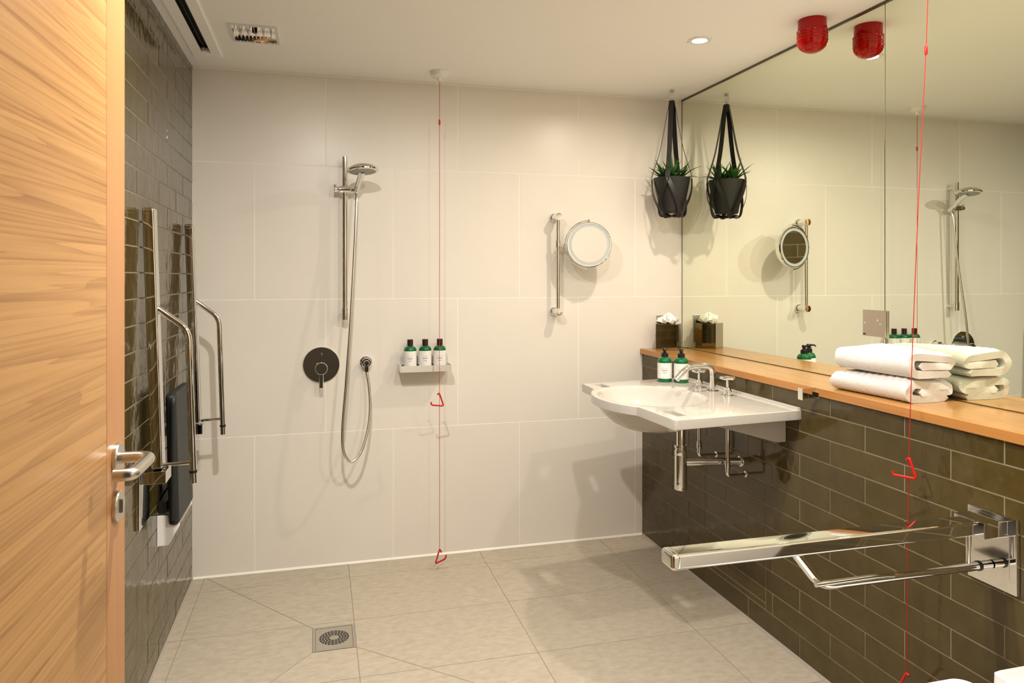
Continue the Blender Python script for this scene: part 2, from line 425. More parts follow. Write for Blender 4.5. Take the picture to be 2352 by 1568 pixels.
# floor: stone tiles, cut to fall towards the drain
fl = obj('floor', bx((-0.6, -4.6, -0.06), (2.45, 0.02, -0.0016)), grout_floor, smooth=False)
tag(fl, 'grey beige stone tile floor with joints running to the drain', 'floor', kind='structure')
def clip(poly, a, b):
    """keep the part of convex poly left of a->b"""
    out = []
    sd = lambda p: (b[0]-a[0])*(p[1]-a[1])-(b[1]-a[1])*(p[0]-a[0])
    for i in range(len(poly)):
        p, q = poly[i], poly[(i+1) % len(poly)]; sp, sq = sd(p), sd(q)
        if sp >= 0: out.append(p)
        if (sp > 0 > sq) or (sp < 0 < sq): t = sp/(sp-sq); out.append((p[0]+(q[0]-p[0])*t, p[1]+(q[1]-p[1])*t))
    return out
def area(poly): return 0.5*sum(p[0]*q[1]-q[0]*p[1] for p, q in zip(poly, poly[1:]+poly[:1]))
def shrink(poly, d):
    out = poly
    n = len(poly)
    for i in range(n):
        p, q = Vector(poly[i]), Vector(poly[(i+1) % n]); e = q-p
        if e.length < 1e-6: continue
        nn = Vector((-e.y, e.x)).normalized()*d
        out = clip(out, tuple(p+nn), tuple(q+nn))
        if len(out) < 3: return []
    return out
def floor_tile(poly):
    if len(poly) < 3: return
    if area(poly) < 0: poly = poly[::-1]
    pl = shrink(poly, 0.0011)
    clean = []
    for p in pl:
        if not clean or (Vector(p)-Vector(clean[-1])).length > 1e-4: clean.append(p)
    if len(clean) > 2 and (Vector(clean[0])-Vector(clean[-1])).length < 1e-4: clean.pop()
    if len(clean) < 3 or abs(area(clean)) < 2e-4: return
    top = shrink(clean, 0.0008)
    bm = nb(); prism(bm, [(p[0], p[1], -0.006) for p in clean], (0, 0, 0.006))
    cx = sum(p[0] for p in clean)/len(clean); cy = sum(p[1] for p in clean)/len(clean)
    o = obj('tile', bm, stone_tile, fl, smooth=False)
    o.data.transform(Matrix.Translation((-cx, -cy, 0))); o.location = (cx, cy, 0)
DX0, DX1, DY0, DY1 = 0.503, 0.6535, -0.762, -0.585          # drain
OX0, OX1, OY0, OY1 = 0.050, 1.2570, -1.320, 0.0             # falls reach out to here
zones = [[(DX0, DY1), (DX1, DY1), (DX1, OY1), (OX0, OY1)], [(OX0, OY0), (OX1, OY0), (DX1, DY0), (DX0, DY0)],
         [(OX0, OY0), (DX0, DY0), (DX0, DY1), (OX0, OY1)], [(DX1, DY0), (OX1, OY0), (OX1, OY1), (DX1, OY1)]]
colx = [0.0, 0.050, 0.6535, 1.257, 1.862, WH]
rowy = [0.0, -0.152, -0.556, -0.961, -1.366, -1.771, -2.176, -2.581, YF]
for xa, xb in zip(colx, colx[1:]):
    for yb, ya in zip(rowy, rowy[1:]):
        rect = [(xa, ya), (xb, ya), (xb, yb), (xa, yb)]
        inx = xa >= OX0-1e-6 and xb <= OX1+1e-6
        if inx and yb > OY0:
            for zn in zones:
                if area(zn) < 0: zn = zn[::-1]
                p = rect
                for a, b in zip(zn, zn[1:]+zn[:1]):
                    p = clip(p, a, b)
                    if len(p) < 3: break
                floor_tile(p)
            if ya < OY0: floor_tile([(xa, ya), (xb, ya), (xb, OY0), (xa, OY0)])
        else: floor_tile(rect)
tag(obj('carpet', bx((-0.6, -4.6, -0.0015), (2.45, YF, 0.004)), hall_carpet, fl, smooth=False), kind='structure')
def bead(name, a, b, n1, n2, s, mat, label):
    a, b = Vector(a), Vector(b)
    bm = nb(); prism(bm, [a, a+Vector(n1)*s, a+Vector(n2)*s], b-a)
    return tag(obj(name, bm, mat, smooth=False), label, 'sealant', kind='structure')
bead('trim_1', (0.002, -0.0005, 0.0005), (WH-0.002, -0.0005, 0.0005), (0, -1, 0), (0, 0, 1), 0.008, caulk_white, 'white sealant bead where the cream wall meets the floor')
bead('trim_2', (0.0005, -0.01, 0.0005), (0.0005, YF, 0.0005), (1, 0, 0), (0, 0, 1), 0.006, caulk_grey, 'grey sealant bead where the left brick wall meets the floor')
bead('trim_3', (WH-0.0005, -0.01, 0.0005), (WH-0.0005, YF, 0.0005), (-1, 0, 0), (0, 0, 1), 0.008, caulk_grey, 'grey sealant bead at the foot of the low brick wall')
bead('trim_4', (0.002, -0.0005, H-0.0005), (WM, -0.0005, H-0.0005), (0, -1, 0), (0, 0, -1), 0.006, caulk_white, 'cream sealant bead where the cream wall meets the ceiling')

# ------------------------------------------------------------------ ledge, mirrors
lg = thing('ledge', 'long oak ledge below the large mirror', 'ledge', (2.2, -1.4, 0.911))
ZL = 0.936
obj('top_board', bx((2.0905, YF, 0.911), (WM-0.0005, -0.001, ZL), 0.0012), oak_ledge, lg)
yy = -0.001
for ln in (0.62, 0.73, 0.52, 0.40, 0.62):
    e = max(yy-ln, YF); obj('edge_strip', bx((2.0868, e, 0.9108), (2.0905, yy, ZL-0.0002), 0.0006), oak_edge, lg); yy = e
    if e <= YF: break
YJ = -1.3745
m1 = obj('wall_mirror', bx((WM, YJ+0.0016, ZL+0.0025), (WM+0.006, -0.004, H-0.006), 0.0008, 1), mirror_tint, origin=(WM, -0.7, ZL))
tag(m1, 'large frameless wall mirror panel next to the cream corner', 'mirror', 'wall mirror panels')
m2 = obj('wall_mirror', bx((WM, YF+0.004, ZL+0.0025), (WM+0.006, YJ-0.0016, H-0.006), 0.0008, 1), mirror_tint, origin=(WM, -2.1, ZL))
tag(m2, 'large frameless wall mirror panel behind the folded towels', 'mirror', 'wall mirror panels')
tag(obj('trim_5', bx((WM-0.005, YF, H-0.007), (WM+0.0065, -0.001, H-0.0002)), dark_trim, smooth=False), 'thin dark metal channel along the top of the mirror', 'trim', kind='structure')
tag(obj('trim_6', bx((WM-0.001, -0.0038, ZL), (WM+0.0064, -0.0006, H-0.007)), dark_trim, smooth=False), 'dark edge line between mirror and cream wall', 'trim', kind='structure')

# ------------------------------------------------------------------ door
DA = math.radians(1.7)                                # door leaf stands almost parallel to the left wall
de = Vector((0.197, -1.947, 0)); dd = Vector((-math.sin(DA), -math.cos(DA), 0)); dn = Vector((math.cos(DA), -math.sin(DA), 0))
dr = thing('door_1', 'open oak door with horizontal grain and steel lever handle', 'door', (de.x, de.y, 0.0), kind='structure')
dr.rotation_euler = (0, 0, -DA)
DW, DT = 0.925, 0.044
LO = Vector((0, 0, 0))
def dobj(name, bm, mat, parent=None, **k):            # door-local: x out of the face, y towards the free edge, z up
    o = obj(name, bm, mat, None, **k); o.parent = parent or dr; ORG[o] = Vector((0, 0, 0)); return o
dobj('face_panel', bx((-DT, -DW, 0.006), (0, -0.100, 2.095), 0.001), oak_door)
dobj('edge_stile', bx((-DT, -0.0995, 0.006), (0.0002, 0, 2.095), 0.0015), oak_lip)
HZ, HY = 0.992, -0.052
def handle_side(sx, x0):
    hd = dobj('lever_handle', lathe(nb(), [(0.0, 0), (0.026, 0), (0.026, 0.006), (0.024, 0.008), (0.0, 0.008)], (x0, HY, HZ), (sx, 0, 0), 36), steel)
    path = fillet([(x0+sx*0.006, HY, HZ), (x0+sx*0.056, HY, HZ), (x0+sx*0.056, HY-0.118, HZ), (x0+sx*0.030, HY-0.118, HZ)], 0.030, 10)
    dobj('lever', tube(nb(), path, 0.0098, 18), steel, hd)
    es = dobj('keyhole_rose', lathe(nb(), [(0.0, 0), (0.026, 0), (0.026, 0.006), (0.024, 0.008), (0.0, 0.008)], (x0, HY, HZ-0.081), (sx, 0, 0), 36), steel)
    dobj('turn_knob', bx((x0+sx*0.006, HY-0.004, HZ-0.093), (x0+sx*0.012, HY+0.004, HZ-0.069), 0.002), steel, es)
handle_side(1, 0.0)
dobj('latch_plate', bx((-DT*0.5-0.011, -0.0005, HZ-0.10), (-DT*0.5+0.011, 0.0009, HZ+0.08), 0.0003), steel)
fr = nb()
for lo, hi in (((0.135, YF-0.105, 0.005), (0.150, YF+0.005, 2.12)), ((1.135, YF-0.105, 0.005), (1.150, YF+0.005, 2.12)), ((0.150, YF-0.105, 2.105), (1.135, YF+0.005, 2.12))):
    box(fr, lo, hi)
tag(obj('trim_7', fr, oak_lip, smooth=False), 'oak lining around the doorway', 'door frame', kind='structure')

# ------------------------------------------------------------------ ceiling fittings
for k, (p, w, c) in enumerate(DOWNLIGHTS):
    lab = ['small round white downlight above the basin', 'small round white downlight over the doorway side', 'small round white downlight above the toilet', 'small round white fill downlight added in front of the doorway'][k]
    d = thing('downlight', lab, 'downlight', (p[0], p[1], H), 'recessed ceiling downlights')
    obj('trim_ring', lathe(nb(), [(0.026, 0.0), (0.030, -0.004), (0.043, -0.003), (0.045, -0.0002), (0.045, 0.0005), (0.034, 0.0005), (0.034, 0.03), (0.026, 0.03), (0.026, 0.0)], (p[0], p[1], H), (0, 0, 1), 40), white_plastic, d)
    obj('lens', lathe(nb(), [(0.0, 0.006), (0.0262, 0.006), (0.0262, 0.010), (0.0, 0.010)], (p[0], p[1], H), (0, 0, 1), 32), lamp_on, d)
    ld = bpy.data.lights.new('downlight_lamp', 'AREA'); ld.shape = 'DISK'; ld.size = 0.052; ld.energy = w; ld.spread = math.radians(168 if k == 0 else 180); ld.color = c
    lo = bpy.data.objects.new('downlight_lamp', ld); C.objects.link(lo); lo.parent = d; lo.location = (0, 0, -0.0045)
# slot diffuser
sv = thing('slot_diffuser', 'long narrow black slot air vent in a cream ceiling frame', 'air vent', (0.088, -1.4, H))
bm = nb()
slab_holes(bm, 0.034, 0.141, YF+0.02, -0.172, H-0.006, H-0.0002, [(0.072, 0.106, YF+0.05, -0.233)])
obj('frame', bm, ceil_paint, sv, smooth=False)
obj('plenum', bx((0.066, YF+0.001, H+0.02), (0.112, -0.228, H+0.045)), dark_void, sv, smooth=False)
obj('blade', bx((0.0705, YF+0.05, H-0.003), (0.0735, -0.233, H+0.02)), black_plastic, sv, smooth=False)
obj('blade', bx((0.1045, YF+0.05, H-0.003), (0.1075, -0.233, H+0.02)), black_plastic, sv, smooth=False)
obj('blade', bx((0.086, YF+0.05, H+0.004), (0.0875, -0.25, H+0.02)), black_plastic, sv, smooth=False)
obj('end_stop', bx((0.0735, -0.245, H-0.002), (0.1045, -0.2335, H+0.012)), white_plastic, sv, smooth=False)
# square louvred fitting
sq = thing('ceiling_fitting', 'small square chrome louvred fitting recessed in the ceiling', 'ceiling fitting', (0.294, -0.507, H))
bm = nb(); slab_holes(bm, 0.209, 0.379, -0.606, -0.407, H-0.004, H-0.0002, [(0.219, 0.369, -0.595, -0.418)]); obj('frame', bm, chrome, sq, smooth=False)
bm = nb()
prof = [(-0.418, H-0.001), (-0.424, H+0.018), (-0.445, H+0.036), (-0.478, H+0.046), (-0.535, H+0.046), (-0.568, H+0.036), (-0.589, H+0.018), (-0.595, H-0.001)]
prof = prof + [(y, z+0.004) for y, z in prof[::-1]]
prism(bm, [(0.219, y, z) for y, z in prof], (0.150, 0, 0)); obj('reflector', bm, chrome, sq, angle=50)
for x in (0.2175, 0.3692): obj('end_wall', bx((x-0.0012, -0.596, H-0.001), (x+0.0012, -0.417, H+0.05)), chrome, sq, smooth=False)
for k in range(11):
    x = 0.226+0.0136*k
    bm = nb(); prism(bm, [(x, -0.421, H+0.004), (x, -0.592, H+0.004), (x, -0.575, H+0.028), (x, -0.438, H+0.028)], (0.0016, 0, 0)); obj('louvre', bm, steel if k % 2 else chrome, sq, smooth=False)
obj('bulb_cap', cyl((0.294, -0.505, H+0.040), (0.294, -0.505, H+0.004), 0.009), simple('bulb_red', (0.10, 0.012, 0.010), 0.3), sq)
# red alarm beacon
ab = thing('alarm_beacon', 'red domed alarm beacon on the ceiling beside the mirror', 'alarm', (2.202, -1.166, H))
A0 = (2.202, -1.166, H)
obj('base', lathe(nb(), [(0.0, -0.0002), (0.0475, -0.0002), (0.0485, -0.040), (0.045, -0.044), (0.0, -0.044)], A0, (0, 0, 1), 48), red_lens, ab)
pf = [(0.0, -0.040), (0.0525, -0.040)]
for k in range(7): pf += [(0.0525-0.0012*(k % 2), -0.044-0.005*k)]
for k in range(9):
    t = k/8*math.pi/2; pf.append((0.0515*math.cos(t), -0.076-0.041*math.sin(t)))
pf[-1] = (0.0, pf[-1][1])
obj('dome_lens', lathe(nb(), pf, A0, (0, 0, 1), 48), red_lens, ab, angle=25)

# emergency pull cords
def pull_cord(label, group, pts, beads, handles, rose):
    t = thing('pull_cord', label, 'pull cord', rose, group)
    obj('ceiling_rose', lathe(nb(), [(0.0, 0.0), (0.040, 0.0), (0.041, -0.004), (0.037, -0.020), (0.028, -0.026), (0.010, -0.030), (0.008, -0.042), (0.0, -0.042)], (rose[0], rose[1], H-0.0002), (0, 0, 1), 40), white_plastic, t)
    obj('cord', tube(nb(), pts, 0.0011, 8), red_cord, t)
    for b in beads: obj('connector', lathe(nb(), [(0.0, -0.013), (0.0035, -0.012), (0.0045, -0.004), (0.0045, 0.006), (0.003, 0.012), (0.0, 0.013)], b, (0, 0, 1), 14), red_plastic, t)
    for hp in handles:
        obj('triangle_handle', tube(nb(), fillet(hp, 0.008, 5), 0.0034, 12), red_plastic, t)
c1 = [(1.0384, -0.190, H-0.04)] + [(1.0384+0.0006*math.sin(z*5), -0.19, z) for z in (1.9, 1.5, 1.1, 0.7, 0.3, 0.096)]
q = lambda u, v, dy=0.0: tuple(px(u, v, 1, -0.19+dy))
pull_cord('thin red emergency pull cord hanging in front of the cream shower wall', 'red emergency cords', c1, [(1.0384, -0.19, 1.978)],
          [[q(1005, 906, .004), q(1009, 902), q(1019, 932), q(991, 930, -.02), q(990, 923, -.02)],
           [q(1014, 1268, .004), q(1010, 1260), q(1000, 1294), q(1023, 1283, -.02), q(1025, 1274, -.02)]], (1.0384, -0.19, H))
X2 = 2.045
c2p = [px(u, v, 0, X2) for u, v in ((2131, 0), (2127, 115), (2118, 290), (2107, 520), (2094, 850), (2088, 1050), (2086, 1160), (2084, 1400), (2082, 1545))]
c2p = [Vector((X2, -1.831, H-0.04))]+c2p
q = lambda u, v, dx=0.0: tuple(px(u, v, 0, X2+dx))
pull_cord('red emergency pull cord hanging beside the towels and fold-down rail', 'red emergency cords', spline(c2p, 4), [c2p[2]],
          [[q(2082, 1056), q(2089, 1051), q(2105, 1100), q(2052, 1090, -.02), q(2050, 1080, -.02)],
           [q(2088, 1552), q(2082, 1545), q(2056, 1590), q(2100, 1594, -.02), q(2103, 1584, -.02)]], (X2, -1.831, H))

# ------------------------------------------------------------------ support rails
def support_rail(label, group, wall_pt, rot, extra=True):
    """local: x away from wall, y along wall, z up; wall_pt on the wall at the arm's height"""
    t = thing('support_rail', label, 'grab rail', wall_pt, group)
    M = Matrix.Rotation(rot['yaw'], 4, 'Z')
    def put(name, bm, mat, raised=False, parent=None):
        o = obj(name, bm, mat, None); o.data.transform(M @ (rot['arm'] if raised else Matrix.Identity(4)))
        o.parent = parent or t; ORG[o] = ORG[t]; return o
    put('wall_plate', bx((0.0, -0.066, -0.150), (0.011, 0.066, 0.028), 0.0025), chrome)
    put('cover_plate', bx((0.011, -0.048, -0.118), (0.0125, 0.048, -0.014), 0.0008), chrome)
    put('hinge_block', bx((0.010, -0.042, -0.019), (0.078, 0.042, 0.019), 0.002), chrome)
    arm = put('arm', bx((0.072, -0.026, -0.0165), (0.862, 0.026, 0.0165), 0.006, 3), chrome, True)
    put('end_cap', bx((0.845, -0.027, -0.0172), (0.868, 0.027, 0.0172), 0.008, 4), chrome, True, arm)
    under = fillet([(0.560, 0, -0.012), (0.490, 0, -0.098), (0.015, 0, -0.098)], 0.035, 8)
    lr = put('lower_rail', tube(nb(), under, 0.0105, 18), chrome, True)
    put('rubber_ring', cyl((0.046, 0, -0.098), (0.054, 0, -0.098), 0.0118), black_plastic, True, lr)
    put('strut', tube(nb(), [(0.078, 0, -0.015), (0.078, 0, -0.095)], 0.0065, 14), chrome, True)
    if extra:
        put('roll_holder', tube(nb(), fillet([(0.30, 0.006, -0.091), (0.35, 0.012, -0.086), (0.515, 0.016, -0.086)], 0.02, 4), 0.0058, 12), chrome, True)
    return t
support_rail('lowered chrome fold-down support rail on the low brick wall', 'fold-down support rails', (WH, -1.967, 0.705), {'yaw': math.pi, 'arm': Matrix.Identity(4)})
def raise_arm(deg):
    # turn the arm up about the hinge pin, then lay it beside the wall
    p = Matrix.Translation((0.050, 0, 0.0))
    return p @ Matrix.Rotation(-math.radians(deg), 4, 'Y') @ Matrix.Translation((-0.050, 0, 0.0))
for yv, lab in ((-0.925, 'folded-up chrome support rail on the left wall nearest the door'), (-0.2143, 'folded-up chrome support rail on the left wall beside the shower corner')):
    support_rail(lab, 'fold-down support rails', (0.0, yv, 0.690), {'yaw': 0.0, 'arm': raise_arm(91.8)}, False)

# folding shower seat
ss = thing('shower_bench', 'charcoal folding shower seat folded up between the two raised rails', 'shower seat', (0.0, -0.57, 0.44))
bm = nb(); box(bm, (0.036, -0.715, 0.462), (0.070, -0.425, 0.900), 0.014, 4)
for v in bm.verts:
    k = (v.co.z-0.46)/0.44; v.co.x += 0.010*math.sin(k*math.pi) - 0.010*k; v.co.z += 0.022*(1-((v.co.y+0.57)/0.145)**2)*(1 if k > 0.5 else -0.5)
obj('seat_shell', bm, dark_seat, ss)
obj('seat_rim', tube(nb(), fillet([(0.050, -0.712, 0.48), (0.052, -0.712, 0.895), (0.052, -0.428, 0.895), (0.050, -0.428, 0.48)], 0.03, 6), 0.010, 12), dark_seat, ss)
for yv in (-0.690, -0.450):
    pts = [(0.0005, yv-0.012, 0.392), (0.036, yv-0.012, 0.394), (0.068, yv-0.012, 0.452), (0.068, yv-0.012, 0.494), (0.052, yv-0.012, 0.500), (0.043, yv-0.012, 0.478), (0.034, yv-0.012, 0.494), (0.0005, yv-0.012, 0.494)]
    b = obj('bracket', prism(nb(), pts, (0, 0.024, 0), 0.0015), white_plastic, ss)
    obj('pivot_cap', lathe(nb(), [(0.0, 0), (0.009, 0), (0.008, 0.002), (0.0, 0.002)], (0.058, yv-0.012, 0.482), (0, -1, 0), 20), white_plastic, b)
obj('back_bar', bx((0.002, -0.70, 0.50), (0.030, -0.44, 0.54), 0.004), black_plastic, ss)

# ------------------------------------------------------------------ shower
sr = thing('shower_rail', 'chrome vertical shower rail with sliding holder on the cream wall', 'shower rail', (0.636, 0, 1.108))
XB, YB = 0.6362, -0.055
obj('bar', cyl((XB, YB, 1.112), (XB, YB, 1.831), 0.0118, 24, 0.002), chrome, sr)
obj('sleeve', cyl((XB, YB, 1.106), (XB, YB, 1.156), 0.0142, 24, 0.002), chrome, sr)
for z in (1.131, 1.800): obj('standoff', cyl((XB, 0.0, z), (XB, YB, z), 0.0105, 20), chrome, sr)
ZS = 1.684
sl = obj('slider', cyl((XB-0.024, YB-0.002, ZS), (XB+0.026, YB-0.002, ZS), 0.0175, 24, 0.003), chrome, sr)
obj('knob', cyl((XB-0.047, YB-0.002, ZS), (XB-0.022, YB-0.002, ZS), 0.0125, 20, 0.003), chrome, sl)
obj('knob_tip', cyl((XB-0.043, YB-0.002, ZS+0.008), (XB-0.043, YB-0.002, ZS+0.022), 0.005, 12, 0.001), chrome, sl)
obj('cradle', tube(nb(), [(XB+0.022, YB-0.004, ZS), (XB+0.050, YB-0.016, ZS-0.002)], 0.009, 16), chrome, sl)
cr = Vector((XB+0.050, YB-0.020, ZS))
hs = thing('hand_shower', 'chrome round hand shower head hanging in the slider', 'shower head', tuple(cr))
hd_c = Vector((0.706, -0.195, 1.757))
ax = (hd_c-cr).normalized()
obj('handle', tube(nb(), [cr-ax*0.030, cr, cr+ax*0.05, hd_c-ax*0.045, hd_c-ax*0.01], [0.0105, 0.0125, 0.0125, 0.0130, 0.016], 20), chrome, hs)
nrm = Vector((0.05, -0.10, -1.0)).normalized()
obj('head', lathe(nb(), [(0.0, -0.024), (0.025, -0.022), (0.047, -0.015), (0.063, -0.004), (0.068, 0.003), (0.067, 0.008), (0.058, 0.011), (0.0, 0.011)], hd_c, nrm, 48), chrome, hs)
obj('spray_face', lathe(nb(), [(0.0, 0.0112), (0.056, 0.0112), (0.053, 0.0135), (0.0, 0.0135)], hd_c, nrm, 40), simple('spray_grey', (0.30, 0.30, 0.29), 0.35), hs)
ho = thing('shower_hose', 'silver flexible shower hose looping below the rail', 'hose', (0.70, 0, 0.48))
hp = [tuple(cr-ax*0.028)]
for u, v, Y in ((819, 462, -.078), (813, 600, -.10), (805, 740, -.13), (795, 880, -.145), (787, 980, -.15), (789, 1035, -.15), (806, 1060, -.145), (828, 1040, -.13), (844, 990, -.10), (850, 940, -.075), (848, 890, -.058)):
    hp.append(tuple(px(u, v, 1, Y)))
XO, ZO = 0.7315, 0.9095
hp.append((XO+0.0005, -0.044, ZO-0.036))
hpath = spline(hp, 14)
obj('hose_body', tube(nb(), hpath, 0.0062, 12), simple('hose_silver', (0.74, 0.72, 0.68), 0.22, 1.0), ho)
so = thing('hose_outlet', 'round chrome wall outlet feeding the shower hose', 'hose outlet', (XO, 0, ZO))
obj('flange', lathe(nb(), [(0.0, 0), (0.0265, 0), (0.0265, 0.004), (0.022, 0.008), (0.022, 0.034), (0.019, 0.038), (0.0, 0.038)], (XO, 0, ZO), (0, -1, 0), 32), chrome, so)
obj('face_cap', lathe(nb(), [(0.0, 0.0382), (0.013, 0.0382), (0.013, 0.050), (0.011, 0.053), (0.0, 0.053)], (XO, 0, ZO), (0, -1, 0), 28), chrome, so)
obj('nut', lathe(nb(), [(0.0, 0), (0.0085, 0), (0.0095, 0.010), (0.0095, 0.022), (0.0, 0.022)], (XO, -0.044, ZO-0.040), (0, 0, 1), 6), chrome, so)
sv2 = thing('shower_valve', 'round chrome shower mixer plate with a short lever', 'shower valve', (0.535, 0, 0.903))
VC = (0.535, 0, 0.903)
obj('plate', lathe(nb(), [(0.0, 0), (0.0805, 0), (0.0805, 0.004), (0.0785, 0.0065), (0.0, 0.0075)], VC, (0, -1, 0), 64), chrome, sv2)
bd = obj('body', lathe(nb(), [(0.0, 0.006), (0.0275, 0.006), (0.0275, 0.062), (0.025, 0.066), (0.0, 0.066)], (0.535, 0, 0.893), (0, -1, 0), 40), chrome, sv2)
bm = nb(); prism(bm, [(0.5235, -0.050, 0.900), (0.5465, -0.050, 0.900), (0.5435, -0.050, 0.805), (0.5265, -0.050, 0.805)], (0, -0.013, 0), 0.003); obj('lever', bm, chrome, sv2)
obj('stop_button', lathe(nb(), [(0.0, 0.006), (0.005, 0.006), (0.005, 0.012), (0.004, 0.014), (0.0, 0.014)], (0.535, 0, 0.951), (0, -1, 0), 18), chrome, sv2)
# soap shelf with three bottles
sh = thing('soap_shelf', 'small chrome box shelf on the shower wall', 'shelf', (0.992, 0, 0.868))
bm = nb()
box(bm, (0.876, -0.100, 0.868), (1.108, 0.0, 0.8715)); box(bm, (0.876, -0.100, 0.8715), (1.108, -0.0975, 0.897)); box(bm, (0.876, -0.0975, 0.8715), (0.8785, 0.0, 0.897)); box(bm, (1.1055, -0.0975, 0.8715), (1.108, 0.0, 0.897))
obj('tray', bm, chrome, sh, smooth=False)
obj('back_plate', bx((0.8785, -0.006, 0.8715), (1.1055, 0.0, 0.893)), chrome, sh, smooth=False)
obj('insert', bx((0.879, -0.097, 0.8715), (1.105, -0.0065, 0.885)), steel, sh, smooth=False)
def label_shell(bm, c, r, z0, z1, seg=40, a_mid=0.0, span=1.7*math.pi):
    uvl = bm.loops.layers.uv.new('UVMap'); cols = []
    for k in range(seg+1):
        a = a_mid+span*(k/seg-0.5); p = Vector((math.cos(a)*r, math.sin(a)*r, 0))
        cols.append((bm.verts.new((c[0]+p.x, c[1]+p.y, z0)), bm.verts.new((c[0]+p.x, c[1]+p.y, z1)), k/seg))
    for a, b in zip(cols, cols[1:]):
        f = bm.faces.new((a[0], b[0], b[1], a[1]))
        for l, uvv in zip(f.loops, ((a[2], 0), (b[2], 0), (b[2], 1), (a[2], 1))): l[uvl].uv = uvv
    return bm
def bottle(label, group, c, r, hbody, pump, face):
    t = thing('pump_bottle' if pump else 'toiletry_bottle', label, 'bottle', c, group)
    sh_ = r*0.95
    prof = [(0.0, 0), (r*0.88, 0), (r*0.98, 0.002), (r, 0.006), (r, hbody)]
    for k in range(1, 9):
        a = k/8*math.pi/2; prof.append((r*0.40+(r*0.60)*math.cos(a), hbody+sh_*0.78*math.sin(a)))
    top = hbody+sh_*0.78; prof += [(r*0.40, top+0.004), (0.0, top+0.004)]
    obj('body', lathe(nb(), prof, c, (0, 0, 1), 40), green_glass, t)
    a = math.atan2(face[1], face[0])
    z0, z1 = (0.16, 0.97) if pump else (0.02, 0.99)
    lb = obj('label', label_shell(nb(), c, r+0.0004, c[2]+hbody*z0+0.002, c[2]+hbody*z1, a_mid=a), label_paper, t)
    lb['label'] = 'white paper label with small dark print'
    ct = c[2]+top
    if not pump:
        obj('cap', lathe(nb(), [(0.0, 0.0), (r*0.46, 0.0), (r*0.47, 0.001), (r*0.47, 0.026), (r*0.44, 0.0285), (0.0, 0.0285)], (c[0], c[1], ct+0.001), (0, 0, 1), 28), simple_cap, t)
    else:
        cap = obj('pump_collar', lathe(nb(), [(0.0, 0), (r*0.50, 0), (r*0.50, 0.014), (r*0.34, 0.018), (r*0.22, 0.020), (r*0.22, 0.028), (0.0, 0.028)], (c[0], c[1], ct), (0, 0, 1), 28), black_plastic, t)
        f = Vector((face[0], face[1], 0)).normalized()*1.0
        hz = Vector((c[0], c[1], ct+0.026))
        obj('pump_head', lathe(nb(), [(0.0, 0), (r*0.30, 0.0), (r*0.32, 0.008), (r*0.24, 0.011), (0.0, 0.011)], hz, (0, 0, 1), 20), black_plastic, t)
        d2 = Vector(PUMP_DIR).normalized()
        obj('nozzle', tube(nb(), [hz+Vector((0, 0, 0.007)), hz+d2*0.030+Vector((0, 0, 0.0075)), hz+d2*0.036+Vector((0, 0, 0.002))], [0.0042, 0.0034, 0.0026], 12), black_plastic, t)
    return t
simple_cap = simple('dark_cap', (0.035, 0.010, 0.010), 0.3)
PUMP_DIR = (-0.35, -0.94, 0)
to_cam = lambda c: (CAM.x-c[0], CAM.y-c[1])
for u, lab in ((942, 'leftmost green bottle with dark cap on the shower shelf'), (976.5, 'middle green bottle with dark cap on the shower shelf'), (1010, 'rightmost green bottle with dark cap on the shower shelf')):
    c = px(u, 838, 1, -0.055); c = (c.x, -0.055, 0.8855)
    bottle(lab, 'green bottles on the shower shelf', c, 0.0288, 0.076, False, to_cam(c))

# ------------------------------------------------------------------ shaving mirror
sm = thing('shaving_mirror', 'round chrome shaving mirror on a vertical wall bar', 'mirror', (1.630, 0, 1.125))
XR, YR = 1.6300, -0.066
obj('bar', cyl((XR, YR, 1.132), (XR, YR, 1.582), 0.0088, 20), chrome, sm)
for z in (1.129, 1.584):
    mt = obj('wall_mount', lathe(nb(), [(0.0, 0), (0.0225, 0), (0.0235, 0.004), (0.021, 0.012), (0.016, 0.016), (0.016, 0.052), (0.0, 0.052)], (XR, 0, z), (0, -1, 0), 32), chrome, sm)
    obj('mount_cap', lathe(nb(), [(0.0, 0.050), (0.0185, 0.050), (0.0195, 0.054), (0.0195, 0.078), (0.017, 0.083), (0.0, 0.084)], (XR, 0, z), (0, -1, 0), 32), chrome, mt)
ZR = 1.4505
obj('slider', cyl((XR, YR, ZR-0.014), (XR, YR, ZR+0.020), 0.0125, 20, 0.002), chrome, sm)
MC = px(1353, 562, 1, -0.135); ZR2 = MC.z
mn = Vector((-0.208, -0.978, 0.0)).normalized()
mu = Vector((0, 0, 1)); side = mn.cross(mu).normalized(); up = side.cross(mn).normalized()
if side.x > 0: side = -side
ye = MC+side*0.1135
obj('swing_arm', tube(nb(), fillet([(XR, YR, ZR), (XR+0.018, YR-0.030, ZR), tuple(ye)], 0.01, 4), 0.0055, 14), chrome, sm)
yk = [MC+side*0.1135*math.cos(a)+up*0.1135*math.sin(a) for a in [math.radians(d) for d in range(-92, 93, 8)]]
obj('yoke', tube(nb(), yk, 0.0036, 10), chrome, sm)
hdm = obj('housing', lathe(nb(), [(0.0, -0.026), (0.094, -0.026), (0.103, -0.020), (0.1065, -0.010), (0.1065, 0.008), (0.103, 0.012), (0.099, 0.012), (0.098, 0.004), (0.0, 0.004)], MC, mn, 64), chrome, sm)
obj('frosted_band', lathe(nb(), [(0.0845, 0.006), (0.0985, 0.006), (0.0985, 0.0095), (0.0845, 0.0095), (0.0845, 0.006)], MC, mn, 64), frost, hdm)
obj('glass', lathe(nb(), [(0.0, 0.0045), (0.0845, 0.0045), (0.0845, 0.010), (0.0, 0.0092)], MC, mn, 64), shave_glass, hdm)
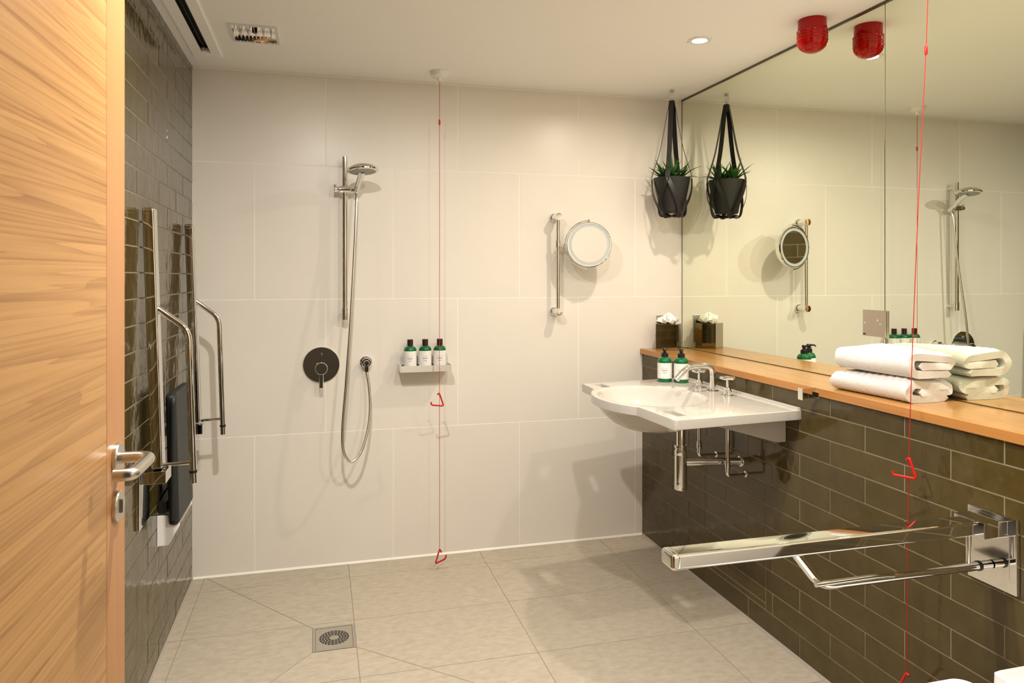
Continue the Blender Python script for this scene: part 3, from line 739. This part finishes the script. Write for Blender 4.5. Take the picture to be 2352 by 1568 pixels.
for s in (-1, 1): obj('pivot_screw', cyl(MC+up*s*0.104, MC+up*s*0.120, 0.0042, 12), chrome, sm)

# ------------------------------------------------------------------ hanging planter
PX, PY = 2.171, -0.178
pl = thing('hanging_planter', 'black pot slung in four black leather straps by the mirror', 'planter', (PX, PY, 1.59))
hk = thing('ceiling_hook', 'small clear and chrome ceiling hook holding the planter', 'hook', (PX, PY, H))
obj('screw_cup', lathe(nb(), [(0.0, 0.0), (0.011, 0.0), (0.011, -0.006), (0.007, -0.010), (0.007, -0.014), (0.0, -0.014)], (PX, PY, H-0.0002), (0, 0, 1), 20), nickel, hk)
obj('clear_block', lathe(nb(), [(0.0, -0.012), (0.010, -0.012), (0.012, -0.020), (0.012, -0.040), (0.009, -0.046), (0.0, -0.046)], (PX, PY, H), (0, 0, 1), 20), glass_clear, hk)
obj('hook_wire', tube(nb(), [(PX, PY, H-0.040), (PX, PY, H-0.052), (PX+0.006, PY, H-0.058), (PX+0.002, PY, H-0.064), (PX-0.006, PY, H-0.058)], 0.0022, 10), chrome, hk)
ZT, ZB, RT, RB = 1.772, 1.607, 0.0880, 0.0560
prof = [(0.0, ZB), (RB-0.004, ZB), (RB, ZB+0.004), (RT, ZT), (RT-0.0045, ZT), (RT-0.008, ZT-0.020), (0.0, ZT-0.020)]
obj('pot', lathe(nb(), prof, (PX, PY, 0), (0, 0, 1), 56), pot_grey, pl)
obj('soil', lathe(nb(), [(0.0, ZT-0.0195), (RT-0.0085, ZT-0.0195), (RT-0.010, ZT-0.014), (0.0, ZT-0.010)], (PX, PY, 0), (0, 0, 1), 32), simple('dark_soil', (0.03, 0.02, 0.013), 0.95, bump=(150, 0.8, 0.004)), pl)
apex = Vector((PX, PY, 2.146)); ca = math.atan2(CAM.y-PY, CAM.x-PX)
angs = [ca-0.20, ca+math.pi/2, ca+math.pi-0.35, ca-math.pi/2]
def polar(a, r, z): return Vector((PX+math.cos(a)*r, PY+math.sin(a)*r, z))
rp = [polar(a, RT+0.006, ZT-0.006) for a in angs]
for i, a in enumerate(angs):
    off = Vector((math.cos(a), math.sin(a), 0))
    pts = [apex+off*0.006, apex+off*0.016+Vector((0, 0, -0.03)), polar(a, RT*0.62, ZT+0.14), polar(a, RT+0.003, ZT+0.02), rp[i]]
    obj('strap', tube(nb(), spline(pts, 6), 1, 4, flat=(tuple(off), 0.0115, 0.0012)), black_leather, pl)
for i, a in enumerate(angs):
    for s in (-1, 1):
        b = a+s*(math.pi/4); off = Vector((math.cos(a), math.sin(a), 0)); pts = []
        for t in (0, 0.25, 0.5, 0.75, 1.0):
            aa = a+s*(math.pi/4)*t; z = ZT-0.006-(ZT-ZB+0.006)*t
            pts.append(polar(aa, RT+0.006+(RB-RT+0.002)*t+0.012*math.sin(t*math.pi), z))
        pts.append(polar(b, RB*0.72, ZB-0.012)); pts.append(polar(b, RB*0.30, ZB-0.018))
        cen = Vector((PX, PY, 0))
        obj('strap', tube(nb(), spline(pts, 5), 1, 4, flat=((math.cos((a+b)/2), math.sin((a+b)/2), -0.25), 0.0095, 0.0011)), black_leather, pl)
obj('strap_ring', torus(nb(), (PX, PY, ZB-0.0175), (0, 0, 1), RB*0.30, 0.0035, 28, 8), black_leather, pl)
obj('apex_knot', lathe(nb(), [(0.0, 0.003), (0.012, 0.001), (0.015, -0.012), (0.0145, -0.034), (0.0, -0.036)], apex, (0, 0, 1), 20), black_leather, pl)
# succulent: its own thing, growing in the pot
su = thing('succulent', 'spiky green succulent growing in the hanging pot', 'plant', (PX, PY, ZT-0.012))
rng = random.Random(11)
def leaf_mesh(base, az, el, ln, w, curl):
    bm = nb(); d = Vector((math.cos(az), math.sin(az), 0)); up_ = Vector((0, 0, 1)); sd = d.cross(up_); rows = []
    n = 6
    for k in range(n+1):
        t = k/n; e = el-curl*t*t
        if k == 0: p = Vector(base)
        else: p = prev + (d*math.cos(e)+up_*math.sin(e))*(ln/n)
        prev = p; ww = w*(1-t**1.6)*(0.75+0.5*min(1, t*3)) if k < n else 0.0006
        nn = (up_*math.cos(e)-d*math.sin(e))
        rows.append([bm.verts.new(p+sd*ww), bm.verts.new(p-nn*ww*0.45), bm.verts.new(p-sd*ww), bm.verts.new(p+nn*ww*0.12)])
    for a, b in zip(rows, rows[1:]):
        for k in range(4): bm.faces.new((a[k], a[(k+1) % 4], b[(k+1) % 4], b[k]))
    bm.faces.new(rows[0][::-1]); bm.faces.new(rows[-1])
    return bm
for ro in range(3):
    c = polar(ca+math.pi/2+0.5+ro*2*math.pi/3, 0.040, ZT-0.004)
    for k in range(15):
        az = k*2.399+ro; lay = k/15
        obj('leaf', leaf_mesh(c, az+rng.uniform(-.2, .2), 0.42+0.85*lay, rng.uniform(0.095, 0.14)*(1-0.12*lay), 0.0095, rng.uniform(0.2, 0.9)*(1-lay)), leaf, su)

# ------------------------------------------------------------------ ledge things
tb = thing('tissue_box', 'smoked mirrored tissue box cover in the ledge corner', 'tissue box', (2.205, -0.08, ZL))
nc = Vector((2.2140, -0.1500, ZL)); ex = Vector((-0.775, 0.632, 0)).normalized(); ey = Vector((0.632, 0.775, 0)).normalized(); sd_ = 0.105; hb = 0.128
bm = nb(); prism(bm, [nc, nc+ey*sd_, nc+ey*sd_+ex*sd_, nc+ex*sd_], (0, 0, hb), 0.0012); obj('cover', bm, smoked, tb)
tc_ = nc+ey*sd_/2+ex*sd_/2+Vector((0, 0, hb))
obj('opening', lathe(nb(), [(0.0, -0.0005), (0.036, -0.0005), (0.036, 0.0008), (0.0, 0.0008)], tc_, (0, 0, 1), 32), dark_void, tb)
ti = nb(); rng = random.Random(3); rings = []
for j in range(9):
    t = j/8; rr = [0.030, 0.040, 0.046, 0.046, 0.042, 0.035, 0.025, 0.013, 0.003][j]; ring = []
    for k in range(36):
        a = 2*math.pi*k/36
        f = 1+0.22*math.sin(a*3+t*2.0)+0.16*math.sin(a*7+t*5)+rng.uniform(-0.13, 0.13)
        ring.append(ti.verts.new(tc_+Vector((math.cos(a)*rr*f, math.sin(a)*rr*f*0.9, 0.002+0.050*t+0.005*math.sin(a*5+j)+rng.uniform(-.002, .002)))))
    rings.append(ring)
for a, b in zip(rings, rings[1:]):
    for k in range(36): ti.faces.new((a[k], a[(k+1) % 36], b[(k+1) % 36], b[k]))
ti.faces.new(rings[-1]); ti.faces.new(rings[0][::-1])
tg = obj('tissue', ti, simple('tissue_paper', (0.88, 0.85, 0.80), 0.9), tb, angle=28)
# towels
def towel(label, z0, y0, y1, xc, width, th, twist, seed, hgt):
    """sheet folded over itself, cross-section in xz, long side along y"""
    t = thing('folded_towel', label, 'towel', (xc, (y0+y1)/2, z0), 'folded towels on the ledge')
    w, q = width/2, th
    h = hgt
    zl = [q*0.5, h*0.5, h-q*0.5]
    def arc(cx, cz, r, a0, a1, n=7): return [(cx+r*math.cos(a0+(a1-a0)*k/n), cz+r*math.sin(a0+(a1-a0)*k/n)) for k in range(n+1)]
    rl = (zl[2]-zl[0])/2; rr_ = (zl[2]-zl[1])/2
    path = [(w*0.80-rr_, zl[0])]+[(w*0.3, zl[0]), (-w*0.2, zl[0])]
    path += arc(-w+rl+q*0.5, (zl[0]+zl[2])/2, rl, -math.pi/2, -3*math.pi/2, 9)
    path += [(-w*0.1, zl[2]), (w*0.45, zl[2])]
    path += arc(w-rr_-q*0.5, (zl[1]+zl[2])/2, rr_, math.pi/2, -math.pi/2, 7)
    path += [(w*0.3, zl[1]), (-w*0.15, zl[1]*0.97), (-w*0.38, zl[1]*0.95)]
    n = len(path); L_, R_ = [], []
    for i in range(n):
        a, b = Vector(path[max(i-1, 0)]), Vector(path[min(i+1, n-1)]); d = (b-a).normalized(); nn = Vector((-d.y, d.x))
        p = Vector(path[i]); L_.append(p+nn*q*0.47); R_.append(p-nn*q*0.47)
    e0, e1 = Vector(path[0])+(Vector(path[0])-Vector(path[1])).normalized()*q*0.4, Vector(path[-1])+(Vector(path[-1])-Vector(path[-2])).normalized()*q*0.4
    outline = L_+[e1]+R_[::-1]+[e0]
    bm = nb(); ny = 30; rows = []; rg = random.Random(seed); ph = [rg.uniform(0, 6) for _ in range(6)]
    for j in range(ny+1):
        v = j/ny; y = y0+(y1-y0)*v; row = []
        endf = min(v, 1-v)*ny
        sink = 0.0
        for (x, z) in outline:
            rib = 0.0016*math.sin(v*2*math.pi*11+ph[0]+x*25)
            sg = z/h
            dx = rib*(1 if x > 0 else -1)+0.003*math.sin(v*5+ph[1])+0.004*(sg-0.5)*math.sin(v*3+ph[2])
            dz = (rib if sg > 0.6 else 0.0)+0.0045*sg*math.sin(v*4+x*20+ph[3]) - 0.006*sg*(1-min(1, endf/4))**2
            if sg < 0.15: dz = max(dz, 0)
            yy_ = y + 0.004*math.sin(x*60+z*90+ph[4])*(1 if 0 < j < ny else 1)
            xx = x+dx; ct, st = math.cos(twist), math.sin(twist)
            yr = yy_-(y0+y1)/2
            row.append(bm.verts.new((xc+xx*ct-yr*st, (y0+y1)/2+xx*st+yr*ct, z0+max(z+dz, 0.0006))))
        rows.append(row)
    m = len(outline)
    for a, b in zip(rows, rows[1:]):
        for k in range(m): bm.faces.new((a[k], a[(k+1) % m], b[(k+1) % m], b[k]))
    # end faces between the two sides of the sheet
    for row in (rows[0], rows[-1]):
        for i in range(n-1): bm.faces.new((row[i], row[i+1], row[2*n-i-1], row[2*n-i]))
        bm.faces.new((row[n-1], row[n], row[n+1])); bm.faces.new((row[0], row[2*n], row[2*n+1]))
    obj('cloth', bm, terry, t, angle=60)
    return t
towel('white folded towel lying on the oak ledge under another towel', ZL, -1.362, -1.655, 2.214, 0.176, 0.0235, 0.05, 5, 0.0665)
towel('white folded towel on top of the other towel on the ledge', ZL+0.070, -1.366, -1.662, 2.216, 0.172, 0.0235, 0.02, 9, 0.074)
# small chrome hook on the front of the ledge
hkk = thing('robe_hook', 'small square chrome hook on the front edge of the ledge', 'hook', (2.086, -1.332, 0.905))
obj('side_plate', bx((2.031, -1.3335, 0.903), (2.0866, -1.3300, 0.937), 0.0006), chrome, hkk)
obj('end_lip', bx((2.0275, -1.346, 0.900), (2.0312, -1.322, 0.938), 0.0008), chrome, hkk)
obj('wall_tab', bx((2.0852, -1.349, 0.905), (2.0867, -1.315, 0.922), 0.0005), chrome, hkk)
# plates
sp_ = thing('shaver_socket', 'steel shaver socket plate with black outlet behind the tissue box', 'socket', (2.216, 0, 1.03))
obj('plate', bx((2.176, -0.006, 0.962), (2.256, 0.0, 1.102), 0.0015), steel, sp_)
obj('outlet', bx((2.192, -0.0085, 1.030), (2.240, -0.0055, 1.074), 0.001), black_plastic, sp_)
for z in (0.972, 1.092): obj('screw', lathe(nb(), [(0.0, 0.0058), (0.003, 0.0058), (0.0025, 0.0072), (0.0, 0.0072)], (2.216, 0, z), (0, -1, 0), 12), nickel, sp_)
bp_ = thing('switch_plate', 'bronze metal switch plate fixed on the mirror joint', 'switch plate', (WM, -1.333, 1.14))
obj('plate', bx((WM-0.009, -1.384, 1.098), (WM-0.0002, -1.284, 1.186), 0.0015), nickel, bp_)
for y, z in ((-1.352, 1.152), (-1.364, 1.140), (-1.295, 1.142)): obj('screw', lathe(nb(), [(0.0, 0.0088), (0.0032, 0.0088), (0.0028, 0.0105), (0.0, 0.0105)], (WM, y, z), (-1, 0, 0), 14), chrome, bp_)
obj('key_insert', bx((WM-0.0108, -1.296, 1.102), (WM-0.0088, -1.288, 1.107)), black_plastic, bp_)

# ------------------------------------------------------------------ basin
ba = thing('basin', 'white ceramic wall-hung basin with a wide flat deck', 'basin', (2.0984, -0.88, 0.72))
ZR0 = 0.848
BC = Vector((1.738, -0.838)); EA, EB = 0.190, 0.238
outl = [(2.0976, -0.428), (1.593, -0.493)]
bc2, ba_, bb_ = (1.706, -0.842), 0.182, 0.262
for k in range(25):
    a = math.radians(130)+math.radians(100)*k/24
    outl.append((bc2[0]+ba_*math.cos(a)*1.0, bc2[1]+bb_*math.sin(a)*1.02))
outl += [(1.602, -1.295), (2.0976, -1.246)]
def ray_out(a):
    d = (math.cos(a), math.sin(a)); best = None
    for p, q_ in zip(outl, outl[1:]+outl[:1]):
        ex_, ey_ = q_[0]-p[0], q_[1]-p[1]; den = d[0]*ey_-d[1]*ex_
        if abs(den) < 1e-12: continue
        t = ((p[0]-BC.x)*ey_-(p[1]-BC.y)*ex_)/den; s = ((p[0]-BC.x)*d[1]-(p[1]-BC.y)*d[0])/den
        if t > 0 and -1e-9 <= s <= 1+1e-9 and (best is None or t > best): best = t
    return best
ang = sorted({round(2*math.pi*k/120, 6) for k in range(120)} | {round(math.atan2(p[1]-BC.y, p[0]-BC.x) % (2*math.pi), 6) for p in outl})
ang = [a for i, a in enumerate(ang) if i == 0 or a-ang[i-1] > 0.004]
def ell(a, k=1.0): 
    r = 1/math.sqrt((math.cos(a)/EA)**2+(math.sin(a)/EB)**2); return r*k
bm = nb(); rings = []
def ring(fr_, z):
    rr = []
    for a in ang:
        r = fr_(a); zz = z(a) if callable(z) else z
        rr.append(bm.verts.new((BC.x+math.cos(a)*r, BC.y+math.sin(a)*r, zz)))
    rings.append(rr)
TH = 0.033
ring(lambda a: ray_out(a)-0.0015, ZR0-TH); ring(ray_out, ZR0-TH+0.002); ring(ray_out, ZR0-0.003); ring(lambda a: ray_out(a)-0.003, ZR0)
ring(lambda a: max(min(ell(a)+0.016, ray_out(a)-0.005), ell(a)+0.010), ZR0); ring(lambda a: min(ell(a)+0.008, ray_out(a)-0.006), ZR0)
for k, dz in ((1.0, 0.003), (0.97, 0.012), (0.92, 0.032), (0.84, 0.056), (0.72, 0.078), (0.56, 0.094), (0.38, 0.104), (0.2, 0.108)): ring(lambda a, k=k: ell(a, k), ZR0-dz)
for a, b in zip(rings, rings[1:]):
    for k in range(len(ang)): bm.faces.new((a[k], a[(k+1) % len(ang)], b[(k+1) % len(ang)], b[k]))
bm.faces.new(rings[-1])
# underside
r0 = rings[0]; prev = r0
under = []
for f, dz in ((1.05, 0.036), (0.99, 0.050), (0.90, 0.072), (0.76, 0.096), (0.58, 0.114), (0.36, 0.125), (0.15, 0.129)):
    rr = []
    for a in ang:
        r = min(ell(a, f), ray_out(a)-0.004); rr.append(bm.verts.new((BC.x+math.cos(a)*r, BC.y+math.sin(a)*r, ZR0-dz)))
    under.append(rr)
for a, b in zip([r0]+under, under):
    for k in range(len(ang)): bm.faces.new((a[k], b[k], b[(k+1) % len(ang)], a[(k+1) % len(ang)]))
bm.faces.new(under[-1][::-1])
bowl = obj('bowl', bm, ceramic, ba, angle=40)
# grip slots in the two front corners, cut right through the deck
cut = nb()
for pts in ([(1.630, -0.522), (1.668, -0.518), (1.676, -0.606), (1.640, -0.612)], [(1.632, -1.150), (1.667, -1.146), (1.677, -1.232), (1.640, -1.240)]):
    prism(cut, [(x, y, 0.76) for x, y in pts], (0, 0, 0.2), 0.004)
cutter = obj('cutter', cut, ceramic, ba)
md = bowl.modifiers.new('slots', 'BOOLEAN'); md.object = cutter; md.operation = 'DIFFERENCE'; md.solver = 'EXACT'
bpy.context.view_layer.update()
ev = bowl.evaluated_get(bpy.context.evaluated_depsgraph_get()); newme = bpy.data.meshes.new_from_object(ev)
bowl.modifiers.clear(); bowl.data = newme
bpy.data.objects.remove(cutter, do_unlink=True)
wnm = bowl.modifiers.new('normals', 'WEIGHTED_NORMAL'); wnm.keep_sharp = True
bowl.data.polygons.foreach_set('use_smooth', [True]*len(bowl.data.polygons)); bowl.data.set_sharp_from_angle(angle=math.radians(40))
obj('upstand', bx((2.085, -1.244, ZR0-0.004), (2.0976, -0.432, ZR0+0.008), 0.002), ceramic, ba)
for ya, yb in ((-1.165, -1.117), (-0.575, -0.527)):
    bm = nb(); prism(bm, [(1.74, ya, ZR0-TH+0.001), (2.0976, ya, ZR0-TH+0.001), (2.0976, ya, 0.722), (2.060, ya, 0.722)], (0, yb-ya, 0), 0.004); obj('gusset', bm, ceramic, ba)
obj('plug_hole', lathe(nb(), [(0.0, 0), (0.021, 0), (0.022, 0.001), (0.018, 0.003), (0.0, 0.002)], (BC.x, BC.y, ZR0-0.1085), (0, 0, 1), 28), chrome, ba)
# taps
tp = thing('basin_spout', 'chrome bent-pipe spout on the basin deck', 'tap', (2.02, -0.810, ZR0))
obj('flange', lathe(nb(), [(0.0, 0), (0.0245, 0), (0.0245, 0.0025), (0.022, 0.004), (0.0, 0.004)], (2.02, -0.810, ZR0), (0, 0, 1), 36), chrome, tp)
obj('pipe', tube(nb(), fillet([(2.02, -0.810, ZR0+0.003), (2.02, -0.810, 0.949), (1.912, -0.810, 0.949), (1.865, -0.810, 0.902)], 0.034, 10), 0.0112, 22), chrome, tp)
obj('outlet_ring', tube(nb(), [(1.869, -0.810, 0.906), (1.8625, -0.810, 0.8995)], 0.0116, 22), chrome, tp)
for y, lab in ((-0.706, 'chrome wheel-handled basin tap left of the spout'), (-0.918, 'chrome wheel-handled basin tap right of the spout')):
    t = thing('basin_tap', lab, 'tap', (2.02, y, ZR0), 'wheel taps on the basin')
    obj('body', lathe(nb(), [(0.0, 0), (0.0225, 0), (0.0225, 0.0025), (0.016, 0.004), (0.0155, 0.018), (0.0125, 0.021), (0.0125, 0.031), (0.0, 0.031)], (2.02, y, ZR0), (0, 0, 1), 32), chrome, t)
    obj('stem', cyl((2.02, y, ZR0+0.030), (2.02, y, ZR0+0.062), 0.0058, 18), chrome, t)
    bm = nb(); zc = ZR0+0.066; N_ = 60
    tube(bm, [(2.02+math.cos(2*math.pi*k/N_)*(0.0245+0.0018*math.cos(5*2*math.pi*k/N_)), y+math.sin(2*math.pi*k/N_)*(0.0245+0.0018*math.cos(5*2*math.pi*k/N_)), zc) for k in range(N_)], 0.0048, 10, True)
    for k in range(5):
        a = 2*math.pi*k/5; tube(bm, [(2.02, y, zc), (2.02+math.cos(a)*0.023, y+math.sin(a)*0.023, zc)], 0.0036, 8)
    lathe(bm, [(0.0, -0.006), (0.0085, -0.005), (0.0085, 0.005), (0.006, 0.0075), (0.0, 0.008)], (2.02, y, zc), (0, 0, 1), 20)
    obj('wheel', bm, chrome, t)
for c, lab in (((1.9600, -0.520, ZR0), 'left green pump bottle standing on the basin deck'), ((2.0160, -0.562, ZR0), 'right green pump bottle on the basin deck behind the spout')):
    bottle(lab, 'green pump bottles on the basin', c, 0.0305, 0.084, True, to_cam(c))
# waste and supply pipes
TX, TY = 1.867, -0.838
tr = thing('bottle_trap', 'chrome bottle trap and waste pipe under the basin', 'waste trap', (TX, TY, 0.48))
obj('tail_pipe', cyl((TX, TY, 0.738), (TX, TY, 0.640), 0.0165), chrome, tr)
obj('bottle_cup', lathe(nb(), [(0.0, 0.482), (0.0235, 0.482), (0.0245, 0.484), (0.0245, 0.511), (0.0238, 0.512), (0.0238, 0.6145), (0.0, 0.6145)], (TX, TY, 0), (0, 0, 1), 40), chrome, tr)
obj('nut', lathe(nb(), [(0.0, 0.614), (0.0225, 0.614), (0.024, 0.618), (0.024, 0.630), (0.021, 0.633), (0.021, 0.640), (0.0245, 0.643), (0.0245, 0.652), (0.0, 0.652)], (TX, TY, 0), (0, 0, 1), 32), chrome, tr)
obj('outlet_pipe', tube(nb(), [(TX+0.015, TY-0.003, 0.585), (WH+0.003, TY-0.045, 0.585)], 0.0155, 22), chrome, tr)
obj('wall_flange', lathe(nb(), [(0.0, 0), (0.022, 0), (0.021, 0.004), (0.017, 0.007), (0.0, 0.007)], (WH, TY-0.045, 0.585), (-1, 0, 0), 28), chrome, tr)
for y, zl_, lab in ((-0.706, 0.610, 'thin chrome supply pipe under the basin nearer the cream wall'), (-0.918, 0.585, 'thin chrome supply pipe under the basin nearer the towels')):
    t = thing('supply_pipe', lab, 'pipe', (2.02, y, zl_-0.03), 'basin supply pipes')
    obj('riser', cyl((2.02, y, 0.812), (2.02, y, zl_), 0.0068, 18), chrome, t)
    obj('valve', lathe(nb(), [(0.0, -0.028), (0.0085, -0.028), (0.0085, -0.012), (0.0105, -0.010), (0.0105, 0.012), (0.0085, 0.014), (0.0085, 0.020), (0.0, 0.020)], (2.02, y, zl_), (0, 0, 1), 12), chrome, t)
    obj('elbow', tube(nb(), fillet([(2.02, y, zl_-0.020), (2.02, y, zl_-0.040), (WH+0.002, y, zl_-0.040)], 0.014, 6), 0.0068, 16), chrome, t)
    obj('wall_collar', lathe(nb(), [(0.0, 0), (0.0125, 0), (0.012, 0.003), (0.008, 0.005), (0.0, 0.005)], (WH, y, zl_-0.040), (-1, 0, 0), 24), chrome, t)

# ------------------------------------------------------------------ floor drain
dc = Vector(((DX0+DX1)/2, (DY0+DY1)/2, 0))
fd = thing('floor_drain', 'square steel floor drain with a ring-slotted grate', 'drain', (dc.x, dc.y, 0))
bm = nb(); e = 0.0015
slab_holes(bm, DX0+e, DX1-e, DY0+e, DY1-e, -0.0016, 0.0008, [(DX0+0.010, DX1-0.010, DY0+0.010, DY1-0.010)]); obj('frame', bm, steel, fd, smooth=False)
obj('sump', bx((DX0+0.006, DY0+0.006, -0.0016), (DX1-0.006, DY1-0.006, -0.0012)), dark_void, fd, smooth=False)
bm = nb(); zt = 0.0003; gx, gy = (DX1-DX0)/2-0.0112, (DY1-DY0)/2-0.0112
NS = 72
outer, inner = [], []
for k in range(NS):
    a = 2*math.pi*k/NS; c_, s_ = math.cos(a), math.sin(a); t = min(gx/abs(c_) if abs(c_) > 1e-9 else 9, gy/abs(s_) if abs(s_) > 1e-9 else 9)
    outer.append((dc.x+c_*t, dc.y+s_*t)); inner.append((dc.x+c_*0.052, dc.y+s_*0.052))
def ring_faces(o_, i_):
    vo = [bm.verts.new((*p, zt)) for p in o_]; vi = [bm.verts.new((*p, zt)) for p in i_]; lo_ = [bm.verts.new((*p, zt-0.0012)) for p in i_]; lo2 = [bm.verts.new((*p, zt-0.0012)) for p in o_]
    for k in range(NS):
        j = (k+1) % NS
        bm.faces.new((vo[k], vo[j], vi[j], vi[k])); bm.faces.new((vi[k], vi[j], lo_[j], lo_[k])); bm.faces.new((vo[j], vo[k], lo2[k], lo2[j]))
circ = lambda r: [(dc.x+math.cos(2*math.pi*k/NS)*r, dc.y+math.sin(2*math.pi*k/NS)*r) for k in range(NS)]
ring_faces(outer, inner)
for ro_, ri_ in ((0.0455, 0.0425), (0.036, 0.033), (0.0265, 0.0235), (0.0165, 0.0015)): ring_faces(circ(ro_), circ(ri_))
for r1, r2, nn in ((0.042, 0.0525, 24), (0.0325, 0.043, 20), (0.023, 0.0335, 16), (0.016, 0.024, 12)):
    for k in range(nn):
        a = 2*math.pi*k/nn; d = Vector((math.cos(a), math.sin(a), 0)); s_ = Vector((-d.y, d.x, 0))*0.0016; z = Vector((0, 0, zt))
        vs = [bm.verts.new(dc+d*r1+s_+z), bm.verts.new(dc+d*r2+s_+z), bm.verts.new(dc+d*r2-s_+z), bm.verts.new(dc+d*r1-s_+z)]; bm.faces.new(vs)
obj('grate', bm, steel, fd, smooth=False)

# ------------------------------------------------------------------ toilet (only its far edge is in view)
to = thing('toilet', 'white wall-hung toilet at the foot of the low brick wall', 'toilet', (2.0984, -2.26, 0.06))
def rrect(x0, x1, y0, y1, r, z, n=8):
    out = []
    for cx, cy, a0 in ((x1-r, y1-r, 0), (x0+r, y1-r, 90), (x0+r, y0+r, 180), (x1-r, y0+r, 270)):
        for k in range(n+1):
            a = math.radians(a0+90*k/n); out.append((cx+r*math.cos(a), cy+r*math.sin(a), z))
    return out
def loft(sections):
    bm = nb(); rs = [[bm.verts.new(p) for p in s] for s in sections]
    for a, b in zip(rs, rs[1:]):
        for k in range(len(a)): bm.faces.new((a[k], a[(k+1) % len(a)], b[(k+1) % len(a)], b[k]))
    bm.faces.new(rs[0][::-1]); bm.faces.new(rs[-1]); return bm
obj('pan', loft([rrect(1.75, 2.0976, -2.36, -2.16, .05, .07), rrect(1.62, 2.0976, -2.40, -2.12, .08, .16), rrect(1.50, 2.0976, -2.435, -2.085, .12, .30), rrect(1.47, 2.0976, -2.445, -2.075, .13, .385), rrect(1.475, 2.0976, -2.44, -2.08, .13, .392)]), toilet_white, to)
obj('seat', loft([rrect(1.462, 1.892, -2.449, -2.071, .035, .394), rrect(1.460, 1.894, -2.451, -2.069, .035, .398), rrect(1.460, 1.894, -2.451, -2.069, .035, .416), rrect(1.463, 1.891, -2.448, -2.072, .035, .4205)]), toilet_white, to)
obj('rear_block', loft([rrect(1.972, 2.0976, -2.447, -2.073, .012, .390), rrect(1.970, 2.0976, -2.449, -2.071, .012, .394), rrect(1.970, 2.0976, -2.449, -2.071, .014, .418), rrect(1.976, 2.0976, -2.443, -2.077, .014, .4235)]), toilet_white, to)
for y in (-2.34, -2.18): obj('hinge', cyl((1.88, y, 0.402), (1.985, y, 0.402), 0.009, 18), chrome, to)
